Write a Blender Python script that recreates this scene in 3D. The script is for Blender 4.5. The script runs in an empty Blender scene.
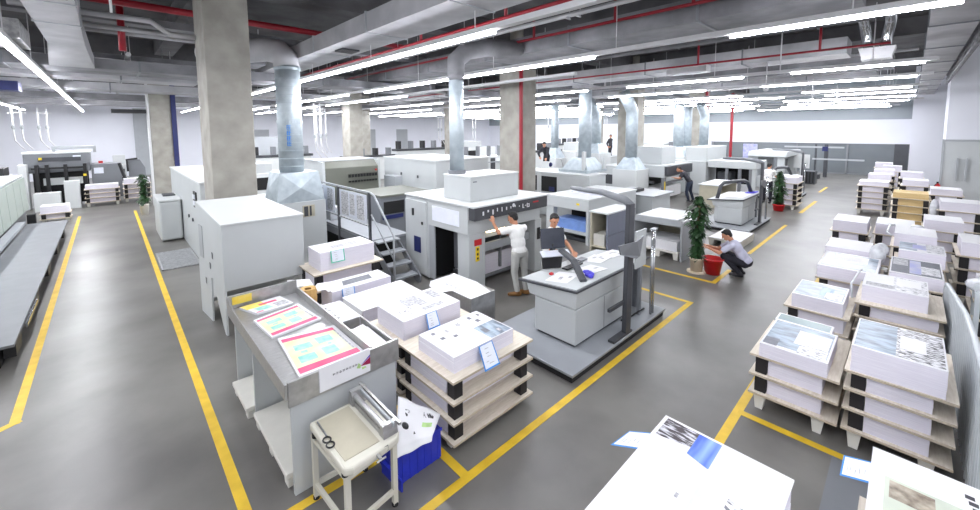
import bpy, math, random
from mathutils import Vector, Matrix
random.seed(11)
S = bpy.context.scene
COL = S.collection

# ------------------------------------------------------------------ materials
def lin(c):
    c /= 255.0
    return c / 12.92 if c <= 0.04045 else ((c + 0.055) / 1.055) ** 2.4
def rgb(r, g, b): return (lin(r), lin(g), lin(b), 1.0)
M = {}
def mat(name, c, rough=0.5, metal=0.0, var=0.05, scale=6.0, bump=0.0, c2=None, spec=0.5, stretch=None, detail=4, ramp=None):
    m = bpy.data.materials.new(name); m.use_nodes = True
    nt = m.node_tree; N = nt.nodes; L = nt.links
    p = N['Principled BSDF']
    p.inputs['Roughness'].default_value = rough
    p.inputs['Metallic'].default_value = metal
    p.inputs['Specular IOR Level'].default_value = spec
    a = rgb(*c)
    if c2: lo, hi = a, rgb(*c2)
    else:
        lo = tuple(max(0, x * (1 - var)) for x in a[:3]) + (1,)
        hi = tuple(min(1, x * (1 + var)) for x in a[:3]) + (1,)
    tc = N.new('ShaderNodeTexCoord'); nz = N.new('ShaderNodeTexNoise')
    nz.inputs['Scale'].default_value = scale; nz.inputs['Detail'].default_value = detail
    if stretch:
        mp = N.new('ShaderNodeMapping'); mp.inputs['Scale'].default_value = stretch
        L.new(tc.outputs['Object'], mp.inputs['Vector']); L.new(mp.outputs['Vector'], nz.inputs['Vector'])
    else: L.new(tc.outputs['Object'], nz.inputs['Vector'])
    cr = N.new('ShaderNodeValToRGB')
    r0, r1 = ramp or (0.35, 0.65)
    cr.color_ramp.elements[0].position = r0; cr.color_ramp.elements[1].position = r1
    cr.color_ramp.elements[0].color = lo; cr.color_ramp.elements[1].color = hi
    L.new(nz.outputs['Fac'], cr.inputs['Fac']); L.new(cr.outputs['Color'], p.inputs['Base Color'])
    if bump:
        b = N.new('ShaderNodeBump'); b.inputs['Strength'].default_value = bump; b.inputs['Distance'].default_value = 0.01
        L.new(nz.outputs['Fac'], b.inputs['Height']); L.new(b.outputs['Normal'], p.inputs['Normal'])
    M[name] = m
    return m
def emit(name, c, s):
    m = bpy.data.materials.new(name); m.use_nodes = True
    nt = m.node_tree; nt.nodes.remove(nt.nodes['Principled BSDF'])
    e = nt.nodes.new('ShaderNodeEmission'); e.inputs['Color'].default_value = rgb(*c); e.inputs['Strength'].default_value = s
    nt.links.new(e.outputs[0], nt.nodes['Material Output'].inputs['Surface']); M[name] = m

mat('floor_concrete', (100, 98, 95), 0.33, 0, c2=(124, 122, 118), scale=0.9, detail=8, spec=0.45)
mat('pillar_concrete', (148, 145, 137), 0.85, 0, c2=(170, 167, 159), scale=2.2, detail=9, bump=0.12)
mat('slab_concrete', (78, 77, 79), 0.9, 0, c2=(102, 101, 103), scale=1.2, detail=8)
mat('wall_white', (230, 232, 240), 0.7, 0, var=0.02, scale=0.6)
mat('wall_grey', (150, 158, 164), 0.35, 0, var=0.04, scale=0.5)
mat('glass_grey', (104, 110, 114), 0.14, 0, c2=(122, 128, 132), scale=0.25, spec=0.7)
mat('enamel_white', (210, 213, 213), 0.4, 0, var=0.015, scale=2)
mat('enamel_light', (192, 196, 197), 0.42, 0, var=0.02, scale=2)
mat('enamel_warm', (214, 211, 198), 0.45, 0, var=0.02, scale=2)
mat('enamel_mid', (168, 172, 176), 0.42, 0, var=0.03, scale=2)
mat('enamel_grey', (120, 123, 128), 0.42, 0, var=0.04, scale=2)
mat('enamel_dark', (66, 68, 73), 0.4, 0, var=0.08, scale=3)
mat('olive_grey', (104, 106, 97), 0.45, 0, var=0.05, scale=2)
mat('black_plastic', (24, 24, 27), 0.45, 0, var=0.2, scale=5)
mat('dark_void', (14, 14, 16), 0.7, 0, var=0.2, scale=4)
mat('rubber', (34, 34, 36), 0.8, 0, var=0.1)
mat('steel', (168, 168, 168), 0.34, 0.75, c2=(192, 192, 192), scale=9, stretch=(1, 12, 1))
mat('chrome', (205, 207, 210), 0.18, 0.95, var=0.03)
mat('galvanized', (172, 184, 192), 0.45, 0.3, c2=(196, 206, 212), scale=5, detail=7)
mat('duct_board', (164, 164, 168), 0.6, 0.1, c2=(190, 190, 193), scale=1.5, detail=7)
mat('duct_dark', (112, 112, 116), 0.7, 0.1, c2=(142, 142, 146), scale=1.6, detail=8)
mat('foil', (150, 150, 152), 0.55, 0.3, c2=(190, 190, 190), scale=14, detail=8, bump=0.4)
mat('trunking', (214, 214, 216), 0.5, 0, var=0.03)
mat('pipe_red', (150, 24, 40), 0.4, 0, var=0.08)
mat('cable_blue', (30, 38, 92), 0.5, 0, var=0.1)
mat('paint_yellow', (214, 176, 42), 0.5, 0, c2=(232, 194, 52), scale=5, detail=8)
mat('paper_white', (233, 233, 236), 0.6, 0, var=0.012, scale=3)
mat('paper_edge', (222, 218, 230), 0.75, 0, c2=(234, 231, 240), scale=3, stretch=(1.5, 1.5, 70))
mat('paper_kraft', (206, 178, 124), 0.75, 0, c2=(228, 202, 150), scale=3, stretch=(1.5, 1.5, 60))
mat('plywood', (216, 205, 188), 0.65, 0, c2=(232, 223, 208), scale=3, stretch=(2, 14, 2), detail=6)
mat('plywood_edge', (178, 164, 144), 0.75, 0, c2=(204, 192, 172), scale=4, stretch=(4, 4, 60))
mat('foot_plastic', (222, 220, 212), 0.5, 0, var=0.03)
mat('spacer_black', (26, 23, 26), 0.6, 0, var=0.25, scale=6)
mat('ink_dark', (60, 60, 66), 0.6, 0, var=0.1)
mat('ink_grey', (150, 150, 156), 0.6, 0, c2=(206, 206, 210), scale=30)
mat('ink_slate', (108, 110, 120), 0.6, 0, c2=(126, 128, 136), scale=20)
mat('print_pink', (222, 70, 118), 0.5, 0, c2=(232, 98, 140), scale=4)
mat('print_lime', (222, 228, 172), 0.5, 0, c2=(230, 230, 200), scale=6)
mat('print_teal', (130, 202, 192), 0.5, 0, c2=(176, 218, 200), scale=14)
mat('print_yellow', (238, 206, 60), 0.5, 0, c2=(240, 220, 130), scale=7)
mat('print_sky', (92, 104, 120), 0.3, 0, c2=(168, 186, 204), scale=4, detail=3, stretch=(3, 1, 1))
mat('print_lilac', (150, 156, 214), 0.3, 0, c2=(190, 190, 210), scale=5)
mat('print_teal_glass', (104, 130, 136), 0.3, 0, c2=(126, 150, 154), scale=3)
mat('print_ink', (44, 44, 48), 0.35, 0, c2=(232, 232, 236), scale=26, detail=8, stretch=(2.2, 0.7, 1), ramp=(0.42, 0.54))
mat('print_ink_soft', (92, 94, 102), 0.35, 0, c2=(236, 236, 240), scale=22, detail=8, stretch=(2, 0.8, 1), ramp=(0.36, 0.52))
mat('print_bluesky', (70, 104, 204), 0.35, 0, c2=(150, 184, 232), scale=3.4, detail=2, stretch=(0.5, 3.5, 1))
mat('print_rock', (66, 60, 64), 0.4, 0, c2=(214, 214, 222), scale=10, detail=8, stretch=(5, 1, 1), ramp=(0.47, 0.6))
mat('print_sage', (196, 204, 190), 0.4, 0, c2=(216, 222, 206), scale=3)
mat('print_brown', (112, 98, 84), 0.4, 0, c2=(196, 186, 168), scale=12, detail=6)
mat('tag_blue', (52, 140, 222), 0.5, 0, var=0.06)
mat('tag_green', (60, 196, 164), 0.5, 0, var=0.06)
mat('tag_white', (232, 236, 246), 0.55, 0, var=0.03)
mat('sticker_yellow', (240, 208, 40), 0.5, 0, var=0.06)
mat('sticker_red', (186, 34, 40), 0.5, 0, var=0.06)
mat('sign_white', (232, 232, 236), 0.3, 0, var=0.02)
mat('logo_purple', (82, 60, 170), 0.4, 0, var=0.2, scale=20)
mat('logo_magenta', (150, 20, 70), 0.4, 0, var=0.2, scale=20)
mat('logo_green', (176, 212, 140), 0.4, 0, var=0.1, scale=20)
mat('crate_blue', (42, 56, 186), 0.45, 0, var=0.1)
mat('sheet_blue', (120, 152, 214), 0.4, 0, var=0.08)
mat('cloth_violet', (84, 78, 214), 0.75, 0, var=0.15, scale=12)
mat('bucket_red', (206, 30, 36), 0.4, 0, var=0.08)
mat('leaf', (26, 50, 28), 0.45, 0, c2=(54, 88, 50), scale=9)
mat('stem', (94, 84, 58), 0.8, 0, var=0.2)
mat('pot_cream', (214, 200, 178), 0.5, 0, var=0.05)
mat('soil', (58, 46, 36), 0.95, 0, var=0.3, scale=30)
mat('skin', (198, 142, 112), 0.55, 0, var=0.05)
mat('hair', (20, 18, 18), 0.6, 0, var=0.3, scale=30)
mat('shirt_white', (238, 238, 236), 0.8, 0, var=0.04, scale=8, bump=0.2)
mat('shirt_lavender', (204, 204, 224), 0.8, 0, var=0.05, scale=8, bump=0.2)
mat('trousers_light', (196, 196, 192), 0.85, 0, var=0.06, scale=8, bump=0.2)
mat('trousers_dark', (32, 32, 42), 0.85, 0, var=0.15, scale=8)
mat('jacket_dark', (44, 44, 52), 0.85, 0, var=0.15, scale=8)
mat('jeans', (46, 54, 72), 0.85, 0, var=0.15, scale=8)
mat('shoe_brown', (150, 108, 62), 0.6, 0, var=0.1)
mat('shoe_dark', (30, 30, 34), 0.5, 0, var=0.1)
mat('shelf_beige', (186, 180, 160), 0.6, 0, var=0.04)
mat('carton', (206, 166, 104), 0.75, 0, var=0.08, scale=8)
mat('screen_dark', (58, 62, 74), 0.2, 0, var=0.08)
mat('barrier_white', (200, 206, 210), 0.4, 0, var=0.02)
mat('panel_slate', (122, 127, 142), 0.45, 0, var=0.03)
mat('grating', (188, 190, 192), 0.5, 0.2, c2=(150, 152, 154), scale=18, stretch=(1, 8, 1))
mat('wrap_film', (226, 228, 232), 0.2, 0, c2=(196, 198, 204), scale=9, detail=6, bump=0.5)
mat('lines_news', (160, 162, 168), 0.6, 0, c2=(226, 226, 230), scale=24, detail=5, stretch=(1, 0.5, 3), ramp=(0.4, 0.55))
emit('tube_light', (244, 246, 255), 55.0)
mat('deck_grey', (106, 109, 114), 0.5, 0, var=0.05, scale=3)
mat('deck_light', (152, 156, 161), 0.5, 0, var=0.04, scale=3)
mat('cabinet_green', (168, 178, 170), 0.45, 0, var=0.03, scale=2)
mat('print_haze', (206, 208, 214), 0.5, 0, c2=(224, 225, 229), scale=3)
emit('lamp_glow', (255, 240, 205), 5.0)

# ------------------------------------------------------------------ mesh builder
class MB:
    def __init__(s): s.v = []; s.f = []; s.m = []
    def add(s, vs, fs, m=0):
        n = len(s.v); s.v += [Vector(p) for p in vs]
        s.f += [tuple(i + n for i in f) for f in fs]
        s.m += [m] * len(fs); return s
    def box(s, x0, y0, z0, x1, y1, z1, m=0):
        if x1 < x0: x0, x1 = x1, x0
        if y1 < y0: y0, y1 = y1, y0
        if z1 < z0: z0, z1 = z1, z0
        return s.add([(x0,y0,z0),(x1,y0,z0),(x1,y1,z0),(x0,y1,z0),(x0,y0,z1),(x1,y0,z1),(x1,y1,z1),(x0,y1,z1)],
                     [(0,3,2,1),(4,5,6,7),(0,1,5,4),(1,2,6,5),(2,3,7,6),(3,0,4,7)], m)
    def tbox(s, x0, y0, z0, x1, y1, z1, ms):   # box with (side, top) materials
        s.box(x0, y0, z0, x1, y1, z1, ms[0]); s.m[-5] = ms[1]; return s
    def prism(s, pts, axis, a, b, m=0):
        def P(p, t):
            return (t, p[0], p[1]) if axis == 'x' else (p[0], t, p[1]) if axis == 'y' else (p[0], p[1], t)
        n = len(pts); vs = [P(p, a) for p in pts] + [P(p, b) for p in pts]
        fs = [tuple(range(n)), tuple(range(2*n-1, n-1, -1))] + [(i, n+i, n+(i+1) % n, (i+1) % n) for i in range(n)]
        return s.add(vs, fs, m)
    def cyl(s, p0, p1, r, r1=None, n=12, m=0, cap=True):
        p0 = Vector(p0); p1 = Vector(p1); r1 = r if r1 is None else r1
        d = (p1 - p0).normalized(); u = d.orthogonal().normalized(); w = d.cross(u)
        vs = []
        for p, q in ((p0, r), (p1, r1)):
            for i in range(n):
                a = 2*math.pi*i/n; vs.append(p + (u*math.cos(a) + w*math.sin(a))*q)
        fs = [(i, (i+1) % n, n+(i+1) % n, n+i) for i in range(n)]
        if cap: fs += [tuple(range(n-1, -1, -1)), tuple(range(n, 2*n))]
        return s.add(vs, fs, m)
    def tube(s, pts, r, n=8, m=0):
        pts = [Vector(p) for p in pts]; k = len(pts); vs = []; u = None
        rs = r if isinstance(r, (list, tuple)) else [r]*k
        for j, p in enumerate(pts):
            d = ((pts[min(j+1, k-1)] - pts[max(j-1, 0)])).normalized()
            u = d.orthogonal().normalized() if u is None else (u - d*u.dot(d)).normalized()
            w = d.cross(u)
            for i in range(n):
                a = 2*math.pi*i/n; vs.append(p + (u*math.cos(a) + w*math.sin(a))*rs[j])
        fs = [(j*n+i, j*n+(i+1) % n, (j+1)*n+(i+1) % n, (j+1)*n+i) for j in range(k-1) for i in range(n)]
        fs += [tuple(range(n-1, -1, -1)), tuple(range((k-1)*n, k*n))]
        return s.add(vs, fs, m)
    def lathe(s, cx, cy, prof, n=20, m=0):
        vs = []; k = len(prof)
        for r, z in prof:
            for i in range(n):
                a = 2*math.pi*i/n; vs.append((cx + r*math.cos(a), cy + r*math.sin(a), z))
        fs = [(j*n+i, j*n+(i+1) % n, (j+1)*n+(i+1) % n, (j+1)*n+i) for j in range(k-1) for i in range(n)]
        fs += [tuple(range(n-1, -1, -1)), tuple(range((k-1)*n, k*n))]
        return s.add(vs, fs, m)
    def bar(s, p0, p1, w, h, m=0):            # rectangular bar between two points (w horizontal, h the other way)
        p0 = Vector(p0); p1 = Vector(p1); d = (p1-p0).normalized()
        u = Vector((0,0,1)).cross(d)
        u = Vector((1,0,0)) if u.length < 1e-4 else u.normalized()
        t = d.cross(u); vs = []
        for p in (p0, p1):
            for a, b in ((-1,-1),(1,-1),(1,1),(-1,1)): vs.append(p + u*(a*w/2) + t*(b*h/2))
        return s.add(vs, [(0,1,2,3),(7,6,5,4),(0,4,5,1),(1,5,6,2),(2,6,7,3),(3,7,4,0)], m)
    def ell(s, c, rx, ry, rz, n=12, k=8, m=0, rot=None):
        vs = []; c = Vector(c)
        for j in range(1, k):
            t = math.pi*j/k
            for i in range(n):
                a = 2*math.pi*i/n; vs.append(Vector((rx*math.sin(t)*math.cos(a), ry*math.sin(t)*math.sin(a), rz*math.cos(t))))
        vs += [Vector((0,0,rz)), Vector((0,0,-rz))]
        if rot is not None: vs = [rot @ v for v in vs]
        vs = [v + c for v in vs]; T = (k-1)*n
        fs = [(j*n+i, (j+1)*n+i, (j+1)*n+(i+1) % n, j*n+(i+1) % n) for j in range(k-2) for i in range(n)]
        fs += [(T, i, (i+1) % n) for i in range(n)] + [(T+1, (k-2)*n+(i+1) % n, (k-2)*n+i) for i in range(n)]
        return s.add(vs, fs, m)
    def slab(s, pts, t, m=0):                 # thin plate through a 3-D polygon, thickness t along its normal
        pts = [Vector(p) for p in pts]; n = (pts[1]-pts[0]).cross(pts[-1]-pts[0]).normalized()*t
        k = len(pts); vs = pts + [p - n for p in pts]
        fs = [tuple(range(k)), tuple(range(2*k-1, k-1, -1))] + [(i, k+i, k+(i+1) % k, (i+1) % k) for i in range(k)]
        return s.add(vs, fs, m)
    def build(s, name, mats, parent=None, bevel=0.0, smooth=False):
        if isinstance(mats, str): mats = [mats]
        me = bpy.data.meshes.new(name)
        if parent is None:
            xs = [p.x for p in s.v]; ys = [p.y for p in s.v]; zs = [p.z for p in s.v]
            org = Vector(((min(xs)+max(xs))/2, (min(ys)+max(ys))/2, min(zs)))
        else: org = wo(parent)
        me.from_pydata([tuple(p - org) for p in s.v], [], s.f)
        for x in mats: me.materials.append(M[x])
        for p, i in zip(me.polygons, s.m):
            p.material_index = i; p.use_smooth = smooth
        me.update()
        o = bpy.data.objects.new(name, me); COL.objects.link(o)
        if parent is None: o.location = org
        else: o.parent = parent
        fix_normals(me)
        if bevel:
            b = o.modifiers.new('bevel', 'BEVEL'); b.width = bevel; b.segments = 2; b.limit_method = 'ANGLE'; b.angle_limit = math.radians(40)
        return o
def fix_normals(me):
    import bmesh
    bm = bmesh.new(); bm.from_mesh(me); bmesh.ops.recalc_face_normals(bm, faces=bm.faces); bm.to_mesh(me); bm.free()
def wo(o):
    v = Vector((0, 0, 0))
    while o is not None: v += o.location; o = o.parent
    return v
def tag(o, label, cat, group=None, kind=None):
    o['label'] = label; o['category'] = cat
    if group: o['group'] = group
    if kind: o['kind'] = kind
    return o
def thing(name, label, cat, loc, group=None):
    o = bpy.data.objects.new(name, None); COL.objects.link(o); o.location = loc; o.empty_display_size = 0.1
    return tag(o, label, cat, group)
def struct(o): o['kind'] = 'structure'; return o
def dup(o, loc=None, label=None, rot=None, parent=None, top=True):
    c = o.copy(); COL.objects.link(c)
    if parent is not None: c.parent = parent
    if top:
        if loc is not None: c.location = loc
        if rot is not None: c.rotation_euler = (0, 0, rot)
        if label: c['label'] = label
    for ch in list(o.children): dup(ch, parent=c, top=False)
    return c
def B(x0, y0, z0, x1, y1, z1): return MB().box(x0, y0, z0, x1, y1, z1)
def part(parent, name, m, *boxes, bevel=0.0, label=None):
    for b in boxes: o = MB().box(*b).build(name, m, parent, bevel)
    if label: o['label'] = label
    return o
# ------------------------------------------------------------------ setting
BX, LY, CZ = 38.0, 40.0, 6.7        # back wall, left far wall, slab underside
struct(B(-14, -8, -0.2, BX+1, LY+1, 0).build('floor', 'floor_concrete'))
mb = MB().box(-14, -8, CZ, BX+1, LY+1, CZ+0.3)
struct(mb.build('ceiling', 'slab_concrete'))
struct(B(-14, LY, 0, BX+0.2, LY+0.2, CZ).build('wall_left', 'wall_white'))
mb = MB().box(BX, -8, 2.2, BX+0.2, LY, 3.85, 0).box(BX, -8, 3.85, BX+0.2, LY, CZ, 1)
mb.box(BX, 12, 0, BX+0.2, LY, 2.2, 0)
struct(mb.build('wall_back', ['wall_white', 'wall_grey']))
# glazed lower part of the back wall
g = struct(B(BX+0.05, -8, 0, BX+0.12, 12, 2.2).build('window_1', 'glass_grey'))
mb = MB()
for y in (0.2, 3.1, 6.0, 8.9, 11.9): mb.box(BX-0.02, y-0.05, 0, BX+0.05, y+0.05, 2.2)
mb.box(BX-0.02, -8, 2.14, BX+0.05, 12, 2.2).box(BX-0.02, -8, 0, BX+0.05, 12, 0.08)
struct(mb.build('window_frame', 'enamel_grey', g))
struct(B(BX-0.03, 0.1, 0, BX+0.03, 0.75, 2.2).build('trim_1', 'enamel_dark'))
# right hand wall: stepped white blocks and the tall double door facing the stacks
struct(B(24, -8, 0, 26, -0.93, CZ).build('wall_right', 'wall_white'))
struct(B(33, -8, 0, BX, 0.05, CZ).build('wall_right_far', 'wall_white'))
d = struct(MB().box(23.93, -2.6, 0, 24.02, -0.90, 2.72).build('door_1', 'enamel_light', None, 0.01))
mb = MB().box(23.90, -2.62, 2.72, 24.0, -0.85, 2.8).box(23.90, -0.92, 0, 24.0, -0.85, 2.72)
struct(mb.build('door_frame', 'enamel_mid', d))
for y in (-1.28, -1.52):
    struct(MB().bar((23.86, y, 1.2), (23.86, y, 2.1), 0.05, 0.05).box(23.86, y-0.02, 1.3, 23.94, y+0.02, 1.34).box(23.86, y-0.02, 1.96, 23.94, y+0.02, 2.0).build('door_handle', 'enamel_mid', d))
e = thing('fire_extinguisher', 'small red fire extinguisher standing by the tall white double door', 'fire extinguisher', (23.4, -0.8, 0))
MB().lathe(23.4, -0.8, [(0.10, 0), (0.11, 0.05), (0.11, 0.95), (0.07, 1.05), (0.03, 1.1)], 14).build('body', 'bucket_red', e, smooth=True)
MB().box(23.34, -0.83, 1.1, 23.46, -0.77, 1.16).tube([(23.4, -0.8, 1.12), (23.3, -0.72, 1.0), (23.28, -0.7, 0.7)], 0.015, 6).build('hose', 'black_plastic', e)
# doors in the far white wall
for i, (x0, x1) in enumerate(((1.5, 2.7), (9.0, 10.6), (19.4, 21.0), (23.6, 25.0))):
    d = struct(B(x0, LY-0.06, 0, x1, LY, 5.0 if i == 0 else 3.4).build('door_%d' % (i+2), 'enamel_mid'))
# square concrete columns
def pillar(x, y, n):
    o = MB().box(x, y, 0, x+0.74, y+1.0, CZ-0.02).build('concrete_column', 'pillar_concrete', None, 0.02)
    tag(o, n, 'column'); o['kind'] = 'structure'; return o
pillar(1.40, 9.05, 'thick bare concrete column behind the big white machine hood')
pillar(1.42, 23.0, 'concrete column beside the far plant with a blue conduit')
pillar(9.6, 21.1, 'concrete column behind the olive grey press unit')
pillar(9.8, 8.8, 'concrete column with the red pipe, right of the white hood')
pillar(18.2, 9.0, 'concrete column beside a bent duct behind the third press')
pillar(26.6, 8.8, 'concrete column partly pink at the far end of presses')
pillar(18.2, 23.0, 'distant concrete column left of the red pipe column')
pillar(26.6, 23.0, 'distant concrete column between the third press ducts')
pillar(14.6, 30.0, 'distant concrete column in front of the far white wall')
pillar(33.0, 20.0, 'farthest concrete column near the back wall corner')
# conduits running on the columns
tag(MB().cyl((1.36, 23.0, 0), (1.36, 23.0, 5.4), 0.05).build('conduit', 'trunking'), 'white conduit climbing the column beside the far plant', 'conduit')
tag(MB().box(2.16, 22.94, 0, 2.34, 23.2, 5.4).build('cable_duct', 'cable_blue'), 'blue cable duct on the right edge of the far left column', 'conduit')
tag(MB().tube([(9.70, 8.72, 0), (9.70, 8.72, 5.6)], 0.065, 10).build('sprinkler_riser', 'pipe_red'), 'red riser pipe on the corner of the column behind the white hood', 'pipe')
tag(MB().tube([(26.5, 8.7, 0), (26.5, 8.7, 5.6)], 0.1, 10).build('sprinkler_riser', 'pipe_red'), 'red riser pipe on the pinkish column far right', 'pipe')
tag(MB().tube([(30.1, 8.3, 0), (30.1, 8.3, 5.6)], 0.09, 10).build('sprinkler_riser', 'pipe_red'), 'farthest red riser pipe in front of the white back wall', 'pipe')

# ------------------------------------------------------------------ floor markings
LN = [0]
def line(pts, label, w=0.09):
    mb = MB()
    for (a, b) in zip(pts[:-1], pts[1:]):
        a = Vector((*a, 0)); b = Vector((*b, 0)); d = (b-a).normalized(); n = Vector((-d.y, d.x, 0))*w/2
        a2 = a - d*w/2; b2 = b + d*w/2
        zz = len(mb.v)*0.00003; mb.prism([(p.x, p.y) for p in (a2-n, b2-n, b2+n, a2+n)], 'z', 0.0005, 0.0030+zz+LN[0]*0.0001)
    LN[0] += 1
    tag(mb.build('floor_marking', 'paint_yellow'), label, 'floor line', 'yellow floor lines')
line([(0.66, 3.3), (0.66, 22)], 'long yellow floor line beside the big white hood and steel table')
line([(-1.06, 6.70), (-0.95, 6.76), (-0.95, 22)], 'long yellow floor line beside the grey walkway platform')
line([(1.5, 2.69), (7.75, 2.69), (7.75, 3.9)], 'long yellow floor line in front of the console platform, turning at its far corner')
line([(2.25, 2.72), (2.25, 4.2)], 'short yellow floor line running under the front paper stack')
line([(0.8, 3.48), (1.9, 3.46)], 'yellow floor line passing under the paper cutter stand')
line([(3.2, 1.2), (16, 1.2)], 'yellow floor line along the left side of the right hand stacks')
line([(5.08, 1.15), (5.08, -1.6)], 'yellow floor line across the front of the right hand stacks')
line([(9.13, 4.6), (9.13, 2.72), (10.2, 2.72)], 'yellow floor line round the corner by the potted climbing plant')
line([(12.0, 2.76), (16.4, 2.76)], 'yellow floor line in front of the second console platform')
line([(19.3, 2.8), (22.8, 2.8)], 'yellow floor line in front of the third console', 0.12)
line([(26.3, 3.1), (28.8, 3.1)], 'farthest yellow floor line in front of the glazed wall', 0.12)
tag(B(3.4, -1.8, 0.0004, 5.06, 0.36, 0.0022).build('floor_patch', 'enamel_grey'), 'blue-grey repainted floor patch in front of the right stacks', 'floor patch')

# ------------------------------------------------------------------ ceiling: trunking lights
LZ = 4.6
def strip(x, y0, y1, segs, label, w=0.11, hz=6.0):
    t = thing('strip_light', label, 'ceiling light', (x, (y0+y1)/2, LZ), 'continuous strip lights')
    MB().box(x-w/2, y0, LZ+0.045, x+w/2, y1, LZ+0.12).build('trunking', 'trunking', t)
    for a, b in segs:
        MB().box(x-0.035, a, LZ, x+0.035, b, LZ+0.04).build('tube', 'tube_light', t)
    y = y0+1
    while y < y1:
        MB().cyl((x, y, LZ+0.12), (x, y, hz), 0.008, n=5).build('hanger', 'trunking', t); y += 3.2
strip(-3.55, 6, 38, [(8, 18), (19, 29), (30, 37.5)], 'strip light over the left hand cabinets')
strip(-1.04, 5.4, 38.6, [(5.5, 9.0), (9.2, 13.0), (13.2, 17.0), (17.2, 21.5), (21.7, 27), (27.2, 38.2)], 'strip light above the left aisle')
strip(1.4, -7, 4.4, [(-6.8, -.4), (0, 4.2)], 'unseen strip light added overhead for front fill, just outside the view')  # this and the next two: unseen strips added for front fill
strip(-1.04, -7, 5.2, [(-6.8, -.6), (-.2, 5.0)], 'unseen strip light added over the left aisle behind the view for fill')
strip(4.0, -7, 0.0, [(-6.8, -.3)], 'unseen strip light added over the foreground stacks for front fill')
strip(4.0, 0.3, 37, [(4.1, 17.2), (18.5, 26), (27, 36)], 'strip light running from upper middle towards the galvanized duct', hz=4.99)
strip(6.8, -0.4, 37, [(-0.3, 1.95), (4.25, 13.6), (15, 24), (25.5, 36)], 'strip light broken in two above the second press')
strip(8.75, 6, 37, [(14, 22), (23.5, 36)], 'strip light hidden partly behind the red pipe column')
strip(12.4, -0.3, 37, [(-0.1, 2.15), (3.2, 6.5), (8, 15), (16.5, 24), (26, 36)], 'strip light with two lit lengths over the main aisle far right')
strip(15.6, -0.3, 37, [(0.0, 3.45), (5.2, 9), (11, 20), (22, 35)], 'strip light second below the long right hand one')
strip(19.4, -0.3, 37, [(0.1, 3.0), (5, 12), (14, 24), (26, 36)], 'strip light third below the long right hand one')
strip(21.8, -0.3, 37, [(0.0, 2.6), (4, 11), (13, 20), (22, 36)], 'strip light over the third console')
strip(25.0, -0.3, 37, [(0.0, 4.6), (6, 14), (16, 30)], 'strip light past the third console')
strip(28.4, -0.3, 37, [(0.2, 5), (6.4, 15), (17, 34)], 'strip light near the far glazed wall')
strip(35.2, 0.6, 37, [(1, 8), (9, 18), (20, 36)], 'strip light added right before the back wall to brighten its band')  # added strip, brightens the white band of the back wall
strip(32.0, 0.6, 37, [(1, 6), (7.5, 16), (18, 36)], 'strip light farthest back, before the white band')

# ------------------------------------------------------------------ ceiling: ducts, beams, pipes
def rduct(name, label, m, boxes, seams=(), bevel=0.02):
    o = MB()
    for b in boxes: o.box(*b)
    for b in seams: o.box(*b, 1)
    return tag(o.build(name, [m, 'enamel_grey'], None), label, 'duct')
def seamY(x0, x1, z0, z1, ys): return [(x0-.02, y-.02, z0-.02, x1+.02, y+.02, z1+.02) for y in ys]
# main supply duct along Y over the first press
t = thing('supply_duct', 'large pale rectangular duct with grilles running beside the strip light', 'duct', (3.9, 8, 5.0))
mb = MB().box(3.46, 0.4, 5.0, 4.28, 17, 5.34)
for y in (2.0, 4.4, 6.8, 9.3, 11.8, 14.3): mb.box(3.44, y-.015, 4.985, 4.30, y+.015, 5.36, 1)
mb.build('casing', ['duct_board', 'enamel_mid'], t)
for y in (3.0, 8.4):
    mb = MB()
    for k in range(7): mb.box(3.72, y+k*0.06, 4.965, 4.1, y+k*0.06+0.03, 5.0)
    mb.build('grille', 'enamel_dark', t)
# left supply duct along Y, ends with a turned down mouth
t = thing('supply_duct', 'pale rectangular duct with a grille above the left aisle', 'duct', (-0.45, 8, 5.0))
mb = MB().box(-0.72, 4, 5.0, -0.2, 11.8, 5.42)
for y in (6.1, 8.1, 9.6): mb.box(-0.74, y-.015, 4.985, -0.18, y+.015, 5.44, 1)
mb.add([(-0.72, 11.8, 5.0), (-0.2, 11.8, 5.0), (-0.1, 13.2, 4.72), (-0.82, 13.2, 4.72), (-0.72, 11.8, 5.42), (-0.2, 11.8, 5.42), (-0.1, 13.2, 5.0), (-0.82, 13.2, 5.0)],
       [(0,1,2,3), (4,5,6,7), (0,4,5,1), (3,2,6,7), (0,3,7,4), (1,5,6,2)])
mb.build('casing', ['duct_board', 'enamel_mid'], t)
mb = MB()
for k in range(12): mb.box(-0.66+k*0.035, 7.35, 4.97, -0.66+k*0.035+0.018, 7.75, 5.0)
mb.build('grille', 'enamel_dark', t)
# cross ducts and beams along X
rduct('cross_duct', 'broad grey duct crossing the ceiling behind the left supply duct', 'duct_dark', [(-10, 13.3, 4.74, 9.4, 14.6, 4.98)], [(x-.02, 13.28, 4.72, x+.02, 14.62, 4.99) for x in (-6, -3.5, -1.5, 0.7, 5.2)])
rduct('cross_duct', 'foil wrapped duct crossing at the top left corner', 'foil', [(-10, 9.9, 4.75, -0.9, 11.2, 5.05)])
rduct('cross_duct', 'second grey duct crossing behind the broad one on the left', 'duct_board', [(-10, 15.6, 4.74, 2.2, 16.6, 4.98)], [(x-.02, 15.58, 4.72, x+.02, 16.62, 4.99) for x in (-4, -2.0, 0.4)])
rduct('cross_duct', 'third grey duct crossing farther down the left aisle', 'duct_board', [(-10, 19.6, 4.74, 9, 20.8, 4.98)], [(x-.02, 19.58, 4.72, x+.02, 20.82, 4.99) for x in (-5, -2.6, 0.2, 3, 6)])
rduct('cross_duct', 'fourth duct crossing the ceiling near the far left wall', 'duct_dark', [(-10, 25.2, 4.74, 16, 26.4, 4.98)])
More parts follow.
